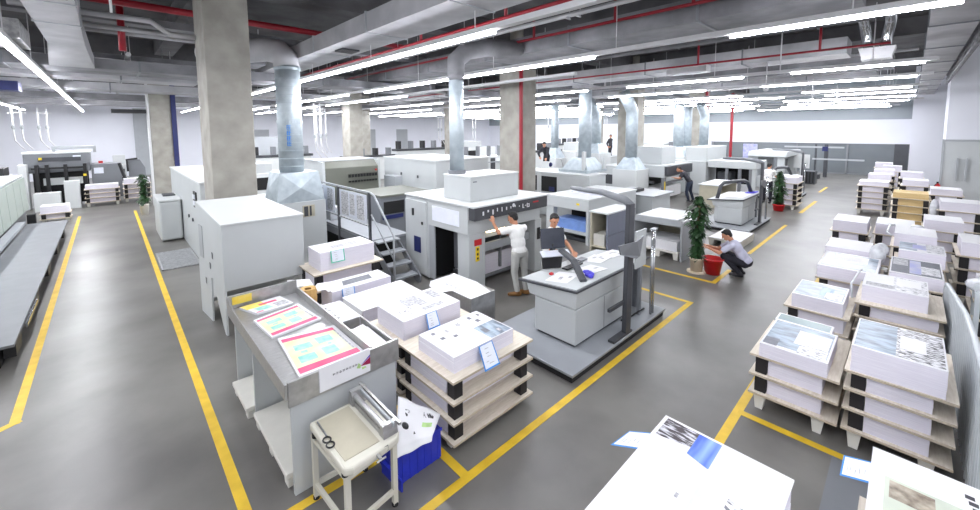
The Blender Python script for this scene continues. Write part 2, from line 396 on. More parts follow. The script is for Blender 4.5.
rduct('cross_duct', 'farthest duct crossing the ceiling in front of the left wall', 'duct_board', [(-10, 31, 4.74, 24, 32.2, 4.98)])
tag(B(-6, 17.3, 4.42, -1.7, 18.0, 4.68).build('cable_tray', 'cable_blue'), 'dark blue tray hanging above the left aisle', 'cable tray')
tag(B(0.2, 22.8, 4.05, 1.3, 23.4, 4.2).build('cable_tray', 'black_plastic'), 'small black box hung from the ceiling beside the far left column', 'cable tray')
for y, n in ((9.3, 'over the first column row'), (20.0, 'over the second column row'), (29.5, 'over the third column row')):
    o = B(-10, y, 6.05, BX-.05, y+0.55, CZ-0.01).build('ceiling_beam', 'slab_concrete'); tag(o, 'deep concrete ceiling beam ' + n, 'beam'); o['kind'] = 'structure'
for x, n in ((1.5, 'above the left columns'), (9.9, 'above the red pipe column'), (18.3, 'above the third press columns'), (26.7, 'above the far right columns')):
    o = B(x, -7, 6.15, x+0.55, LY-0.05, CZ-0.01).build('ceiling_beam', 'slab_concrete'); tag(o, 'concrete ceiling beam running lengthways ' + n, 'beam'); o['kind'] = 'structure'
# long ducts along Y further right
rduct('extract_duct', 'wide grey extract duct above the second press with hangers', 'duct_dark', [(7.3, 0.6, 5.06, 8.5, 19.4, 5.45)], seamY(7.3, 8.5, 5.06, 5.45, (2.6, 5.2, 7.8, 10.4, 13, 16, 19)))
rduct('extract_duct', 'grey duct above the strip light over the third press', 'duct_board', [(13.0, 1.2, 5.06, 14.0, 24, 5.45)], seamY(13, 14, 5.06, 5.45, (3.4, 6.2, 9, 12, 15, 18)))
rduct('extract_duct', 'grey duct over the gap between third and fourth strip lights', 'duct_dark', [(16.6, 0.5, 5.06, 17.7, 26, 5.45)], seamY(16.6, 17.7, 5.06, 5.45, (3, 6, 9, 12)))
rduct('extract_duct', 'grey duct beyond the fourth strip light on the right', 'duct_board', [(20.1, 1.0, 5.06, 21.2, 30, 5.45)], seamY(20.1, 21.2, 5.06, 5.45, (3, 6, 9, 12)))
rduct('cross_duct', 'duct crossing over the main aisle at the right', 'duct_board', [(5.2, -0.7, 5.1, 33, -0.1, 5.45)], [(x-.02, -0.72, 5.08, x+.02, -0.08, 5.47) for x in range(8, 32, 3)])
rduct('cross_duct', 'grey duct crossing behind the red pipe column', 'duct_dark', [(11, 13.3, 4.76, 30, 14.4, 5.0)])
rduct('cross_duct', 'grey duct crossing far behind the presses', 'duct_board', [(17, 27.2, 4.76, 34.5, 28.4, 5.0)])
t = thing('ceiling_diffuser', 'boxy pale air diffuser with two foil hoses above the right aisle', 'air diffuser', (13.2, .68, 4.86))
x, y, z = 13.2, .68, 4.86
MB().box(x-.2, y-.26, z, x+.2, y+.26, z+.06).add([(x-.2, y-.26, z+.06), (x+.2, y-.26, z+.06), (x+.2, y+.26, z+.06), (x-.2, y+.26, z+.06), (x-.26, y-.32, z+.26), (x+.26, y-.32, z+.26), (x+.26, y+.32, z+.26), (x-.26, y+.32, z+.26)],
         [(0,3,2,1), (4,5,6,7), (0,1,5,4), (1,2,6,5), (2,3,7,6), (3,0,4,7)]).build('hood', 'trunking', t)
for q in (-.13, .15):
    MB().tube([(x, y+q, z+.25), (x-.05, y+q*1.2, z+.5), (x-.25, y+q*1.5, z+.75), (x-.6, y+q*1.6, z+.9)], 0.105, 12).build('flexible_hose', 'chrome', t, 0, True)
t = thing('ceiling_diffuser', 'flat white diffuser box left of the one with foil hoses', 'air diffuser', (12.85, 4.75, 4.95))
MB().box(12.62, 4.2, 4.92, 12.99, 5.35, 5.12).build('casing', 'trunking', t, .01)
MB().box(12.66, 4.3, 4.905, 12.95, 5.25, 4.92).build('grille', 'enamel_mid', t)
# red sprinkler mains and droppers
def pipe(name, label, m, runs, r):
    mb = MB()
    for p in runs: mb.tube(p, r, 8)
    return tag(mb.build(name, m, None, 0, True), label, 'pipe')
pipe('sprinkler_main', 'thick red sprinkler main crossing at top left', 'pipe_red', [[(-0.9, 10.25, 5.64), (7.2, 10.25, 5.64)]], 0.07)
pipe('sprinkler_branch', 'thin red sprinkler branch beside the large pale duct', 'pipe_red', [[(4.75, 0.6, 5.05), (4.75, 16, 5.05)]] + [[(4.75, y, 5.05), (4.75, y, 5.5)] for y in (1.4, 3.0, 4.6, 7)], 0.03)
pipe('sprinkler_branch', 'thin red sprinkler branch over the second press', 'pipe_red', [[(7.1, 0.2, 5.3), (7.1, 18, 5.3)]] + [[(7.1, y, 5.3), (7.1, y, 5.8)] for y in (1.2, 2.6, 4.0, 6.0)], 0.03)
pipe('sprinkler_branch', 'thin dark red branch pipe over the third press', 'pipe_red', [[(11.4, 0.4, 4.95), (11.4, 18, 4.95)]] + [[(11.4, y, 4.95), (11.4, y, 5.6)] for y in (1.5, 4.0)], 0.025)
pipe('sprinkler_dropper', 'red dropper pipe hanging above the left aisle', 'pipe_red', [[(0.35, 11.2, 5.9), (0.35, 11.2, 4.9)]], 0.06)
pipe('grey_pipe', 'pale grey pipe with a step bend crossing at top left', 'duct_board', [[(-1.0, 9.9, 5.3), (0.72, 9.9, 5.3), (1.0, 9.9, 5.1), (1.4, 9.9, 5.1)]], 0.05)
pipe('grey_pipe', 'thin pale pipe below the stepped one at top left', 'duct_board', [[(-0.6, 11.0, 5.3), (1.6, 11.0, 5.3)]], 0.05)
pipe('grey_pipe', 'third pale pipe crossing at top left', 'duct_board', [[(-0.6, 12.0, 5.4), (3.2, 12.0, 5.4)]], 0.05)
pipe('conduit', 'long thin grey conduit crossing above the presses', 'trunking', [[(0, 14.4, 4.9), (30, 14.4, 4.9)]], 0.04)
pipe('hanging_rod', 'thin white rod hanging in the upper left', 'trunking', [[(0.16, 8.0, 5.9), (0.16, 8.0, 4.95)]], 0.016)
pipe('hanging_rod', 'thin white rod hanging over the main aisle', 'trunking', [[(10.9, 2.1, 5.9), (10.9, 2.1, 4.5)]], 0.012)
pipe('pipe_rack', 'dark pipe bundle beside the right hand wall under the ceiling', 'duct_dark', [[(x, -0.9 - 0.12*k, 4.75 + 0.2*k), ] for x in ()] + [[(8.2, -0.82, 5.0+0.16*k), (23.8, -0.82, 5.0+0.16*k)] for k in range(3)], 0.05)
for i, (x, y) in enumerate(((11.6, 2.5), (16.6, 2.3), (19.6, 2.0))):
    tag(MB().cyl((x, y, 4.2), (x, y, 4.85), 0.012, n=6).ell((x, y, 4.2), 0.06, 0.06, 0.05, 8, 6).build('smoke_detector', 'trunking', None, 0, True),
        ['nearest small white detector on a rod over the aisle', 'middle small white detector on a rod over the aisle', 'farthest small white detector on a rod over the aisle'][i], 'smoke detector')
# services grid under the ceiling between the columns (cables, unistrut and short ducts)
rr = random.Random(4)
for k, (y, n) in enumerate(((8.0, 'in front of the first beam'), (11.4, 'behind the first beam'), (17.2, 'between the first beams'), (22.6, 'behind the second beam'), (28.0, 'near the third beam'))):
    mb = MB()
    mb.box(-9, y, 5.5, BX-1, y+0.25, 5.57).box(-9, y-0.04, 5.5, BX-1, y, 5.65).box(-9, y+0.25, 5.5, BX-1, y+0.29, 5.65)
    for x in range(-8, 37, 3): mb.cyl((x+.5, y+0.12, 5.57), (x+0.5, y+0.12, 6.0), 0.012, n=5)
    if y > 8.5: tag(mb.build('cable_tray', 'duct_dark'), 'grey cable tray crossing the ceiling ' + n, 'cable tray')

for i, (x, y0, y1, z, r, m) in enumerate(((4.5, 1, 30, 5.2, .03, 'trunking'), (5.6, .5, 34, 5.12, .04, 'duct_board'), (5.9, .5, 34, 5.2, .025, 'trunking'), (10.4, .6, 30, 5.3, .05, 'duct_dark'), (14.6, 0, 30, 5.2, .04, 'duct_board'), (18.1, 0, 30, 5.2, .05, 'duct_dark'), (-1.9, 12, 36, 5.1, .05, 'duct_board'), (0.5, 13, 38, 5.1, .05, 'trunking'))):
    mb = MB().tube([(x, y0, z), (x, y1, z)], r, 8)
    y = y0 + .8
    while y < y1: mb.box(x-.07, y, z-r-.02, x+.07, y+.03, z-r+.0).cyl((x+.06, y+.015, z-r), (x+.06, y+.015, 6.0), .008, n=5); y += 2.7
    tag(mb.build('ceiling_pipe', m), 'grey ceiling pipe running lengthways ' + ('beside the large pale duct', 'left of the extract duct', 'thin one left of the extract duct', 'over the red column', 'over the second console', 'over the kraft stack', 'above the left walkway', 'behind the left supply duct')[i], 'pipe')
for i, (x, y) in enumerate(((2.6, 12.4), (6.4, 16.2), (11.4, 15.6), (15.0, 9.6), (-2.6, 12.2), (1.2, 17.8))):
    t = thing('fan_coil', 'grey hung ventilation box ' + ('behind the galvanized duct elbow', 'above the olive grey unit', 'over the third press', 'near the second console', 'over the left walkway', 'above the long white cover')[i], 'ventilation box', (x, y, 5.0), 'hung ventilation boxes')
    part(t, 'casing', 'duct_board' if i % 2 else 'duct_dark', (x-.6, y-.45, 5.0, x+.6, y+.45, 5.4), bevel=.02)
    part(t, 'outlet', 'enamel_dark', (x-.4, y-.47, 5.07, x+.4, y-.45, 5.3))
    for sx in (-.55, .55): part(t, 'hanger_rod', 'trunking', (x+sx-.008, y-.008, 5.4, x+sx+.008, y+.008, 6.0))
# ------------------------------------------------------------------ first press: big white hood, steel delivery table
t = thing('press_hood', 'big white metal machine hood standing on a narrow leg behind the steel table', 'printing machine', (1.8, 8.1, 0))
hx = lambda y: 1.2 - (y-7.34)*.09
hz = lambda y: 1.78 + (y-7.34)*.15
MB().add([(1.21, 7.34, .72), (2.42, 7.34, .72), (2.06, 8.75, .12), (1.10, 8.75, .12), (1.21, 7.34, 1.78), (2.42, 7.34, 1.78), (2.06, 8.75, 1.99), (1.10, 8.75, 1.99)],
         [(0,3,2,1), (4,5,6,7), (0,1,5,4), (1,2,6,5), (2,3,7,6), (3,0,4,7)]).build('body', 'enamel_light', t, 0.012)
sp = [(7.33, .70), (7.34, 0), (7.42, 0), (7.52, .12), (7.95, .80), (8.05, .78), (8.10, .0), (8.75, 0), (8.76, 1.99), (7.33, 1.78)]
mb = MB(); n = len(sp)
mb.add([(hx(y)-.005, y, z) for y, z in sp] + [(hx(y)+.02, y, z) for y, z in sp], [tuple(range(n)), tuple(range(2*n-1, n-1, -1))] + [(i, n+i, n+(i+1) % n, (i+1) % n) for i in range(n)])
mb.build('side_panel', 'enamel_light', t)
MB().slab([(hx(8.4)-.008, 8.4, 1.05), (hx(8.62)-.008, 8.62, 1.05), (hx(8.62)-.008, 8.62, 1.62), (hx(8.4)-.008, 8.4, 1.62)], .006).build('side_window', 'enamel_mid', t)
for y, z in ((7.85, 1.15), (8.3, .62), (8.0, .95)):
    MB().slab([(hx(y)-.012, y, z), (hx(y)-.012, y+.07, z), (hx(y)-.012, y+.07, z+.1), (hx(y)-.012, y, z+.1)], .006).build('latch', 'enamel_grey', t)
MB().add([(1.19, 7.325, 1.782), (2.43, 7.325, 1.782), (2.07, 8.77, 1.995), (1.07, 8.77, 1.995), (1.19, 7.325, 1.80), (2.43, 7.325, 1.80), (2.07, 8.77, 2.013), (1.07, 8.77, 2.013)],
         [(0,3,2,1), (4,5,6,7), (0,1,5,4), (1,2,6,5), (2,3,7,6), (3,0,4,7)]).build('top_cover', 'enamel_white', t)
MB().box(1.9, 8.3, 0, 2.05, 8.7, 0.4).build('leg', 'enamel_mid', t)

t = thing('press_dryer', 'white cabinet under the galvanized duct with a small gauge window', 'printing machine', (3.2, 10.4, 0))
part(t, 'body', 'enamel_light', (2.72, 10.0, 0, 3.86, 11.0, 1.56), bevel=0.01)
MB().box(3.30, 9.985, 1.18, 3.58, 10.0, 1.46, 0).box(3.33, 9.975, 1.2, 3.42, 9.985, 1.44, 1).box(3.46, 9.975, 1.2, 3.50, 9.985, 1.44, 1).build('gauge_window', ['shelf_beige', 'enamel_dark'], t)
a = [(2.74, 10.02, 1.56), (3.84, 10.02, 1.56), (3.84, 10.98, 1.56), (2.74, 10.98, 1.56)]
b = [(2.86, 10.08, 2.26), (3.74, 10.08, 2.26), (3.74, 10.9, 2.26), (2.86, 10.9, 2.26)]
mb = MB(); ap = (3.27, 9.97, 1.9); al = (2.72, 10.5, 1.9)
mb.add(a + b + [ap, al], [(0,1,8), (1,5,8), (5,4,8), (4,0,8), (1,2,6,5), (2,3,7,6), (3,0,9), (0,4,9), (4,7,9), (7,3,9), (4,5,6,7), (0,3,2,1)])
mb.build('duct_transition', 'galvanized', t)
MB().box(2.75, 11.0, 0, 3.9, 13.6, 1.35).build('rear_body', 'enamel_light', t, 0.01)

t = thing('exhaust_duct', 'large galvanized spiral duct with blue lettering rising from the white dryer', 'duct', (3.24, 10.45, 2.26))
mb = MB().cyl((3.24, 10.45, 2.26), (3.24, 10.45, 4.80), 0.275, n=28)
for k in range(12): mb.cyl((3.24, 10.45, 2.4+k*0.19), (3.24, 10.45, 2.41+k*0.19), 0.282, n=28)
mb.build('riser', 'galvanized', t, 0, True).data.shade_smooth()
for z in (3.44, 4.70): MB().cyl((3.24, 10.45, z), (3.24, 10.45, z+.06), 0.292, n=28).build('collar', 'galvanized', t)
MB().tube([(3.24, 10.45, 4.75), (3.22, 10.5, 4.98), (3.12, 10.62, 5.14), (2.9, 10.8, 5.2), (2.4, 11.2, 5.14), (1.8, 11.9, 5.1)], [0.28, 0.29, 0.29, 0.28, 0.27, 0.24], 20).build('elbow', 'duct_board', t, 0, True)
mb = MB()
for k in range(4):
    z = 2.95 + k*0.13
    ang = math.radians(-112); c = Vector((3.24+0.279*math.cos(ang), 10.45+0.279*math.sin(ang), z)); tx = Vector((-math.sin(ang), math.cos(ang), 0))
    for (u0, v0, u1, v1) in ((-.045, .04, .045, .052), (-.045, -.05, .045, -.038), (-.045, -.05, -.033, .05), (.0, -.05, .012, .052), (-.045, 0, .045, .012)):
        p = c + tx*((u0+u1)/2); mb.box(p.x-abs(u1-u0)/2, p.y-0.008, z+v0, p.x+abs(u1-u0)/2, p.y+0.01, z+v1)
mb.build('lettering', 'tag_blue', t)

t = thing('press_cover', 'long white machine cover behind the concrete column on the left aisle', 'printing machine', (2.0, 14, 0))
part(t, 'body', 'enamel_light', (1.52, 11.6, 0, 2.6, 17.6, 2.0), bevel=0.015)
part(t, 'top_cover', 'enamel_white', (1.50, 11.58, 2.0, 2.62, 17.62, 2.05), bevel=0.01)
part(t, 'control_box', 'black_plastic', (1.49, 12.1, 1.35, 1.52, 12.5, 1.75))
part(t, 'label_plate', 'tag_white', (1.47, 12.18, 1.42, 1.49, 12.42, 1.52), (1.47, 12.18, 1.58, 1.49, 12.42, 1.68))
for y in (12.9, 13.6): part(t, 'knob', 'enamel_dark', (1.49, y, 0.9, 1.52, y+0.07, 0.98))
t = thing('feeder_cabinet', 'low pale cabinet by the yellow line left of the long white cover', 'cabinet', (1.25, 16, 0))
part(t, 'body', 'enamel_light', (0.97, 15.0, 0.04, 1.5, 16.75, 1.2), bevel=0.06)
part(t, 'lid', 'enamel_white', (0.96, 14.99, 1.2, 1.51, 16.76, 1.25), bevel=0.02)
part(t, 'control_pad', 'enamel_dark', (1.15, 15.9, 1.25, 1.45, 16.4, 1.29))
t = thing('floor_grating', 'pale metal grating panel lying on the floor beside the yellow line', 'floor grating', (1.1, 12.8, 0))
mb = MB().box(0.74, 11.9, 0.0, 1.50, 11.94, 0.03).box(0.74, 13.66, 0, 1.5, 13.7, 0.03).box(0.74, 11.9, 0, 0.78, 13.7, 0.03).box(1.46, 11.9, 0, 1.5, 13.7, 0.03)
for k in range(28): mb.box(0.76, 11.97+k*0.06, 0.0, 1.48, 11.97+k*0.06+0.035, 0.026)
mb.build('panel', 'grating', t)

# steel delivery table in front of the hood
t = thing('delivery_table', 'stainless steel delivery table with printed sheets and a white sign on its front', 'table', (1.5, 4.7, 0))
mb = MB().box(0.99, 3.62, 0.97, 1.77, 5.82, 1.0)
mb.box(1.79, 3.62, 0.90, 2.05, 4.4, 0.93)
mb.build('tabletop', 'steel', t)
part(t, 'front_board', 'steel', (0.99, 3.57, 0.86, 2.07, 3.60, 1.09), bevel=0.004)
MB().prism([(3.57, 0.94), (5.85, 0.94), (5.85, 1.16), (5.6, 1.10), (3.57, 1.08)], 'x', 0.965, 0.985).build('side_rim', 'steel', t)
MB().box(1.77, 3.6, 0.93, 1.79, 5.75, 1.10).build('divider', 'steel', t)
MB().box(0.97, 5.83, 0.94, 1.8, 5.86, 1.17).build('back_board', 'steel', t)
MB().box(2.05, 3.6, 0.88, 2.07, 4.4, 1.05).build('bay_rim', 'steel', t)
part(t, 'front_panel', 'enamel_light', (1.02, 3.61, 0.0, 2.05, 3.65, 0.95))
part(t, 'side_panel', 'enamel_light', (1.02, 4.90, 0.0, 1.80, 4.94, 0.96), (1.02, 5.74, 0.0, 1.78, 5.78, 0.96), (1.98, 3.7, 0, 2.02, 4.0, 0.9))
mb = MB()
def glyphs(mb, o, ux, uz, n, s, gap, m, seed):
    r = random.Random(seed); o = Vector(o); ux = Vector(ux); uz = Vector(uz); nn = ux.cross(uz)
    for k in range(n):
        c = o + ux*(k*(s+gap))
        for j in range(5):
            if r.random() < .55: a, b, c0, d = 0, r.uniform(.2, .8), 1, .12
            else: a, b, c0, d = r.uniform(.1, .8), 0, .12, 1
            p = [c + ux*(s*x) + uz*(s*y) for x, y in ((a, b), (a+c0*(1-a), b), (a+c0*(1-a), b+d*(1-b)), (a, b+d*(1-b)))]
            mb.slab([q + nn*0.0012 for q in p], 0.001, m)
sg = thing('sign_board', 'white sign with grey characters and a coloured mark on the steel table front', 'sign', (1.5, 3.54, 0.89))
MB().box(1.25, 3.552, 0.89, 1.74, 3.568, 1.12).build('board', 'sign_white', sg)
mb = MB(); glyphs(mb, (1.37, 3.551, 1.0), (1, 0, 0), (0, 0, 1), 8, 0.024, 0.007, 0, 3); mb.build('lettering', 'ink_dark', sg)
mb = MB()
mb.slab([(1.64, 3.5505, 0.985), (1.74, 3.5505, 1.04), (1.74, 3.5505, 1.06)], 0.001, 0)
mb.slab([(1.64, 3.5500, 0.98), (1.74, 3.5500, 0.965), (1.74, 3.5500, 1.035)], 0.001, 1)
mb.slab([(1.60, 3.5495, 0.975), (1.635, 3.5495, 0.96), (1.645, 3.5495, 0.99), (1.62, 3.5495, 1.02)], 0.001, 2)
mb.slab([(1.655, 3.5495, 0.94), (1.70, 3.5495, 0.945), (1.69, 3.5495, 0.96), (1.65, 3.5495, 0.965)], 0.001, 2)
mb.build('emblem', ['logo_purple', 'logo_magenta', 'logo_green'], sg)

def sheet_on(mb, pts, z, rects, t=0.0016):    # quad sheet, rects (u0,v0,u1,v1,mat) printed on it; pts = near-left, near-right, far-right, far-left
    P = [Vector((p[0], p[1], z)) for p in pts]
    q = lambda u, v: (P[0]*(1-u) + P[1]*u)*(1-v) + (P[3]*(1-u) + P[2]*u)*v
    for k, (u0, v0, u1, v1, m) in enumerate(rects):
        mb.slab([q(u0, v0) + Vector((0, 0, t)), q(u1, v0) + Vector((0, 0, t)), q(u1, v1) + Vector((0, 0, t)), q(u0, v1) + Vector((0, 0, t))], 0.0008, m)
        t += 0.0003
SH = ['paper_white', 'print_pink', 'print_lime', 'print_teal', 'print_yellow', 'ink_grey', 'paper_edge', 'steel']
def press_sheets(name, label, pts, z, h, extra=()):
    mb = MB(); P = [Vector((p[0], p[1], z+h)) for p in pts]
    mb.slab(P, h, 0)
    sheet_on(mb, pts, z+h, [(0.03, 0.12, 0.93, 0.88, 2), (0.03, 0.04, 0.95, 0.16, 1), (0.03, 0.84, 0.93, 0.93, 1), (.12, .24, .38, .40, 3), (.50, .24, .72, .44, 3), (.14, .54, .42, .68, 3), (.52, .56, .78, .74, 3), (.90, .18, .93, .84, 5), (.2, .45, .3, .5, 3), (.64, .47, .7, .52, 3)] + list(extra))
    return tag(mb.build(name, SH), label, 'printed sheets', 'printed sheets on the steel table')
press_sheets('printed_sheet_pile', 'nearest printed sheet with two pink bands on the steel table', [(1.13, 3.72), (1.76, 3.70), (1.76, 4.47), (1.20, 4.6)], 1.001, 0.02)
press_sheets('printed_sheet_pile', 'middle printed sheet with pink bands behind the nearest one', [(1.16, 4.66), (1.72, 4.74), (1.66, 5.36), (1.12, 5.24)], 1.001, 0.025)
mb = MB(); P = [(1.20, 5.40), (1.62, 5.42), (1.56, 5.78), (1.08, 5.74)]
mb.slab([Vector((p[0], p[1], 1.03)) for p in P], 0.028, 0)
sheet_on(mb, P, 1.03, [(0, .55, .5, 1, 4), (.35, .62, .8, .78, 1), (.12, .15, .5, .5, 3), (.6, .1, .95, .5, 5), (.02, .05, .2, .12, 1)])
tag(mb.build('printed_sheet_pile', SH), 'crumpled yellow cornered printed sheet at the back of the steel table', 'printed sheets', 'printed sheets on the steel table')
tag(MB().box(1.02, 5.822, 1.05, 1.24, 5.828, 1.15).build('colour_strip', 'print_yellow'), 'yellow strip stuck inside the steel table back board', 'label')
mb = MB().slab([(1.83, 3.66, 1.0), (2.03, 3.68, 1.0), (2.03, 4.3, 1.0), (1.83, 4.25, 1.0)], 0.065)
mb.slab([(1.82, 3.68, 1.006), (2.02, 3.64, 1.006), (2.04, 4.2, 1.006), (1.84, 4.28, 1.006)], 0.004)
tag(mb.build('paper_pile', 'paper_white'), 'loose white paper pile in the side bay of the steel table', 'paper stack')
t = thing('steel_box', 'grey steel box with a marked white sheet on top, right of the table', 'box', (1.96, 4.8, 0))
mb = MB().box(1.83, 4.5, 0.0, 2.09, 5.1, 1.0)
mb.build('body', 'steel', t, 0.006)
mb = MB().slab([(1.82, 4.5, 1.012), (2.10, 4.49, 1.012), (2.10, 5.1, 1.012), (1.82, 5.12, 1.012)], 0.01, 0); glyphs(mb, (1.9, 4.6, 1.013), (0, 1, 0), (-1, 0, 0), 5, 0.05, 0.04, 1, 8)
mb.build('top_sheet', ['paper_white', 'ink_dark'], t)
tag(MB().lathe(2.02, 6.05, [(0.10, 0.0), (0.11, 0.5), (0.125, 0.8), (0.1, 0.9), (0.05, 0.92), (0.11, 0.93), (0.13, 0.86)], 12).build('carton', 'carton'), 'crumpled tan carton standing behind the steel table', 'carton')
tag(MB().slab([(1.82, 6.3, .93), (2.14, 6.16, .90), (2.2, 6.5, .90), (1.9, 6.6, .93)], 0.02).box(1.95, 6.3, 0, 2.1, 6.45, 0.9).build('paper_pad', 'paper_white'), 'white paper pad on a block under the big hood', 'paper stack')
# pallets shoved under the table: white plastic pallets
def plastic_pallet(label, x0, y0, x1, y1, h=0.13, nf=3):
    t = thing('plastic_pallet', label, 'pallet', ((x0+x1)/2, (y0+y1)/2, 0))
    part(t, 'deck', 'foot_plastic', (x0, y0, h-0.05, x1, y1, h), bevel=0.008)
    for i in range(nf):
        y = y0 + (y1-y0-0.14)*i/(nf-1)
        MB().prism([(y+.02, 0), (y+.12, 0), (y+.14, h-0.05), (y, h-0.05)], 'x', x0+0.02, x1-0.02).build('foot', 'foot_plastic', t)
    return t
plastic_pallet('white plastic pallet pushed under the near end of the steel table', 0.98, 3.72, 1.9, 4.84, 0.15)
plastic_pallet('cream plastic pallet pushed under the far end of the steel table', 0.94, 4.98, 1.76, 5.66, 0.14, 2)

# paper cutter on its stand
t = thing('cutter_stand', 'cream square tube stand with rubber feet holding the paper cutter', 'stand', (1.4, 3.15, 0))
C4 = [(1.15, 3.46), (1.18, 2.86), (1.62, 2.92), (1.60, 3.44)]
for x, y in C4:
    l = MB().bar((x, y, 0.02), (x, y, 0.60), 0.042, 0.042).build('leg', 'enamel_warm', t)
    MB().cyl((x, y, 0), (x, y, 0.03), 0.028, n=10).build('foot_cap', 'rubber', l)
for z in (0.14, 0.57):
    for i in range(4):
        if z < 0.3 and i == 2: continue
        a, b = C4[i], C4[(i+1) % 4]; MB().bar((*a, z), (*b, z), 0.034, 0.034).build('rail', 'enamel_warm', t)
t = thing('paper_cutter', 'cream guillotine paper cutter with a chrome bar on the stand', 'paper cutter', (1.4, 3.15, 0.6))
for x, y in ((1.15, 3.42), (1.17, 2.86), (1.6, 2.9), (1.58, 3.42)): MB().cyl((x, y, 0.605), (x, y, 0.645), 0.03, n=10).build('foot', 'rubber', t)
MB().prism([(1.12, 3.48), (1.13, 2.80), (1.19, 2.76), (1.60, 2.80), (1.64, 2.86), (1.64, 3.5)], 'z', 0.645, 0.715).build('base', 'enamel_warm', t, 0.018)
MB().prism([(1.16, 3.44), (1.17, 2.86), (1.46, 2.86), (1.46, 3.44)], 'z', 0.715, 0.722).build('bed', 'shelf_beige', t)
MB().box(1.50, 2.86, 0.715, 1.535, 3.46, 0.76).cyl((1.515, 2.86, 0.80), (1.515, 3.46, 0.80), 0.025, n=12).build('clamp_bar', 'steel', t)
MB().prism([(2.84, 0.72), (2.92, 0.72), (2.9, 0.82), (2.86, 0.82)], 'x', 1.49, 1.62).build('end_bracket', 'steel', t)
MB().prism([(3.4, 0.72), (3.49, 0.72), (3.47, 0.85), (3.42, 0.85)], 'x', 1.48, 1.63).build('end_bracket', 'steel', t)
MB().bar((1.585, 2.84, 0.80), (1.575, 3.48, 0.83), 0.02, 0.04).build('blade_arm', 'enamel_mid', t, 0.005)
MB().bar((1.63, 2.82, 0.80), (1.60, 3.5, 0.85), 0.022, 0.022).build('lever', 'steel', t)
MB().ell((1.65, 2.77, 0.80), 0.024, 0.04, 0.024, 10, 6).build('handle', 'black_plastic', t, 0, True)
MB().box(1.36, 2.79, 0.66, 1.5, 2.80, 0.705).build('gauge_slot', 'enamel_dark', t)
MB().cyl((1.40, 2.72, 0.68), (1.40, 2.8, 0.68), 0.014, n=8).tube([(1.36, 2.72, 0.68), (1.44, 2.72, 0.68)], 0.008, 6).build('adjusting_screw', 'steel', t)
t = thing('scissors', 'black handled scissors lying along the left edge of the paper cutter', 'scissors', (1.15, 3.2, 0.72))
MB().tube([(1.17, 3.42, 0.728), (1.165, 3.2, 0.728)], 0.008, 6).build('blade', 'chrome', t)
mb = MB()
for dy in (0, .07):
    mb.tube([(1.15+.03*math.cos(a), 3.09+dy+.035*math.sin(a), 0.729) for a in [k*math.pi/6 for k in range(13)]], 0.007, 6)
mb.build('handle', 'black_plastic', t)
# blue crate with a printed sheet
t = thing('blue_crate', 'blue plastic crate on the floor beside the paper cutter stand', 'crate', (1.98, 3.2, 0))
x0, y0, x1, y1 = 1.74, 3.06, 2.22, 3.42
mb = MB().box(x0, y0, 0.0, x1, y1, 0.02).box(x0, y0, 0.02, x1, y0+.015, 0.31).box(x0, y1-.015, 0.02, x1, y1, 0.31).box(x0, y0+.015, 0.02, x0+.015, y1-.015, 0.31).box(x1-.015, y0+.015, 0.02, x1, y1-.015, 0.31)
mb.build('body', 'crate_blue', t)
mb = MB()
for k in range(6): x = x0 + .04 + k*.08; mb.box(x, y0-.005, 0.0, x+.012, y0, 0.3)
for k in range(4): y = y0 + .04 + k*.09; mb.box(x0-.005, y, 0, x0, y+.012, .3)
mb.box(x0-.01, y0-.01, .28, x1+.01, y0, .31).box(x0-.01, y0, .28, x0, y1, .31)
mb.build('rib', 'crate_blue', t)
mb = MB(); pts = []
nx, ny = 16, 16; vs = []; fs = []
for j in range(ny+1):
    for i in range(nx+1):
        u, v = i/nx, j/ny
        p = (Vector((1.70, 3.03, .335))*(1-u) + Vector((2.06, 2.99, .33))*u)*(1-v) + (Vector((1.95, 3.40, .60))*(1-u) + Vector((2.25, 3.10, .42))*u)*v
        p.z += -0.015*math.sin(v*3.1) + 0.006*math.sin(u*11+v*6) - (.03 if v < .08 else 0); vs.append(p)
for j in range(ny):
    for i in range(nx): a = j*(nx+1)+i; fs.append((a, a+1, a+nx+2, a+nx+1))
mb.add(vs, fs, 0)
for (j, i, m) in [(j, i, 1) for j in (12, 13) for i in (10, 11, 12, 13)] + [(j, i, 2) for j in (8, 9) for i in (10, 11, 12, 13)] + [(12, 3, 1), (11, 3, 1), (12, 4, 1), (5, 7, 1)]: mb.m[j*nx+i] = m
o = mb.build('printed_sheet', ['paper_white', 'print_ink', 'logo_green'], None, 0, True)
tag(o, 'creased white printed sheet with small photos draped over the blue crate', 'printed sheet')
so = o.modifiers.new('thick', 'SOLIDIFY'); so.thickness = 0.002
tag(MB().prism([(1.70, 3.30), (1.72, 2.98), (1.735, 2.98), (1.735, 3.3)], 'z', 0.001, 0.11).build('crate_lid', 'crate_blue'), 'flat blue crate edge leaning against the blue crate', 'crate lid')

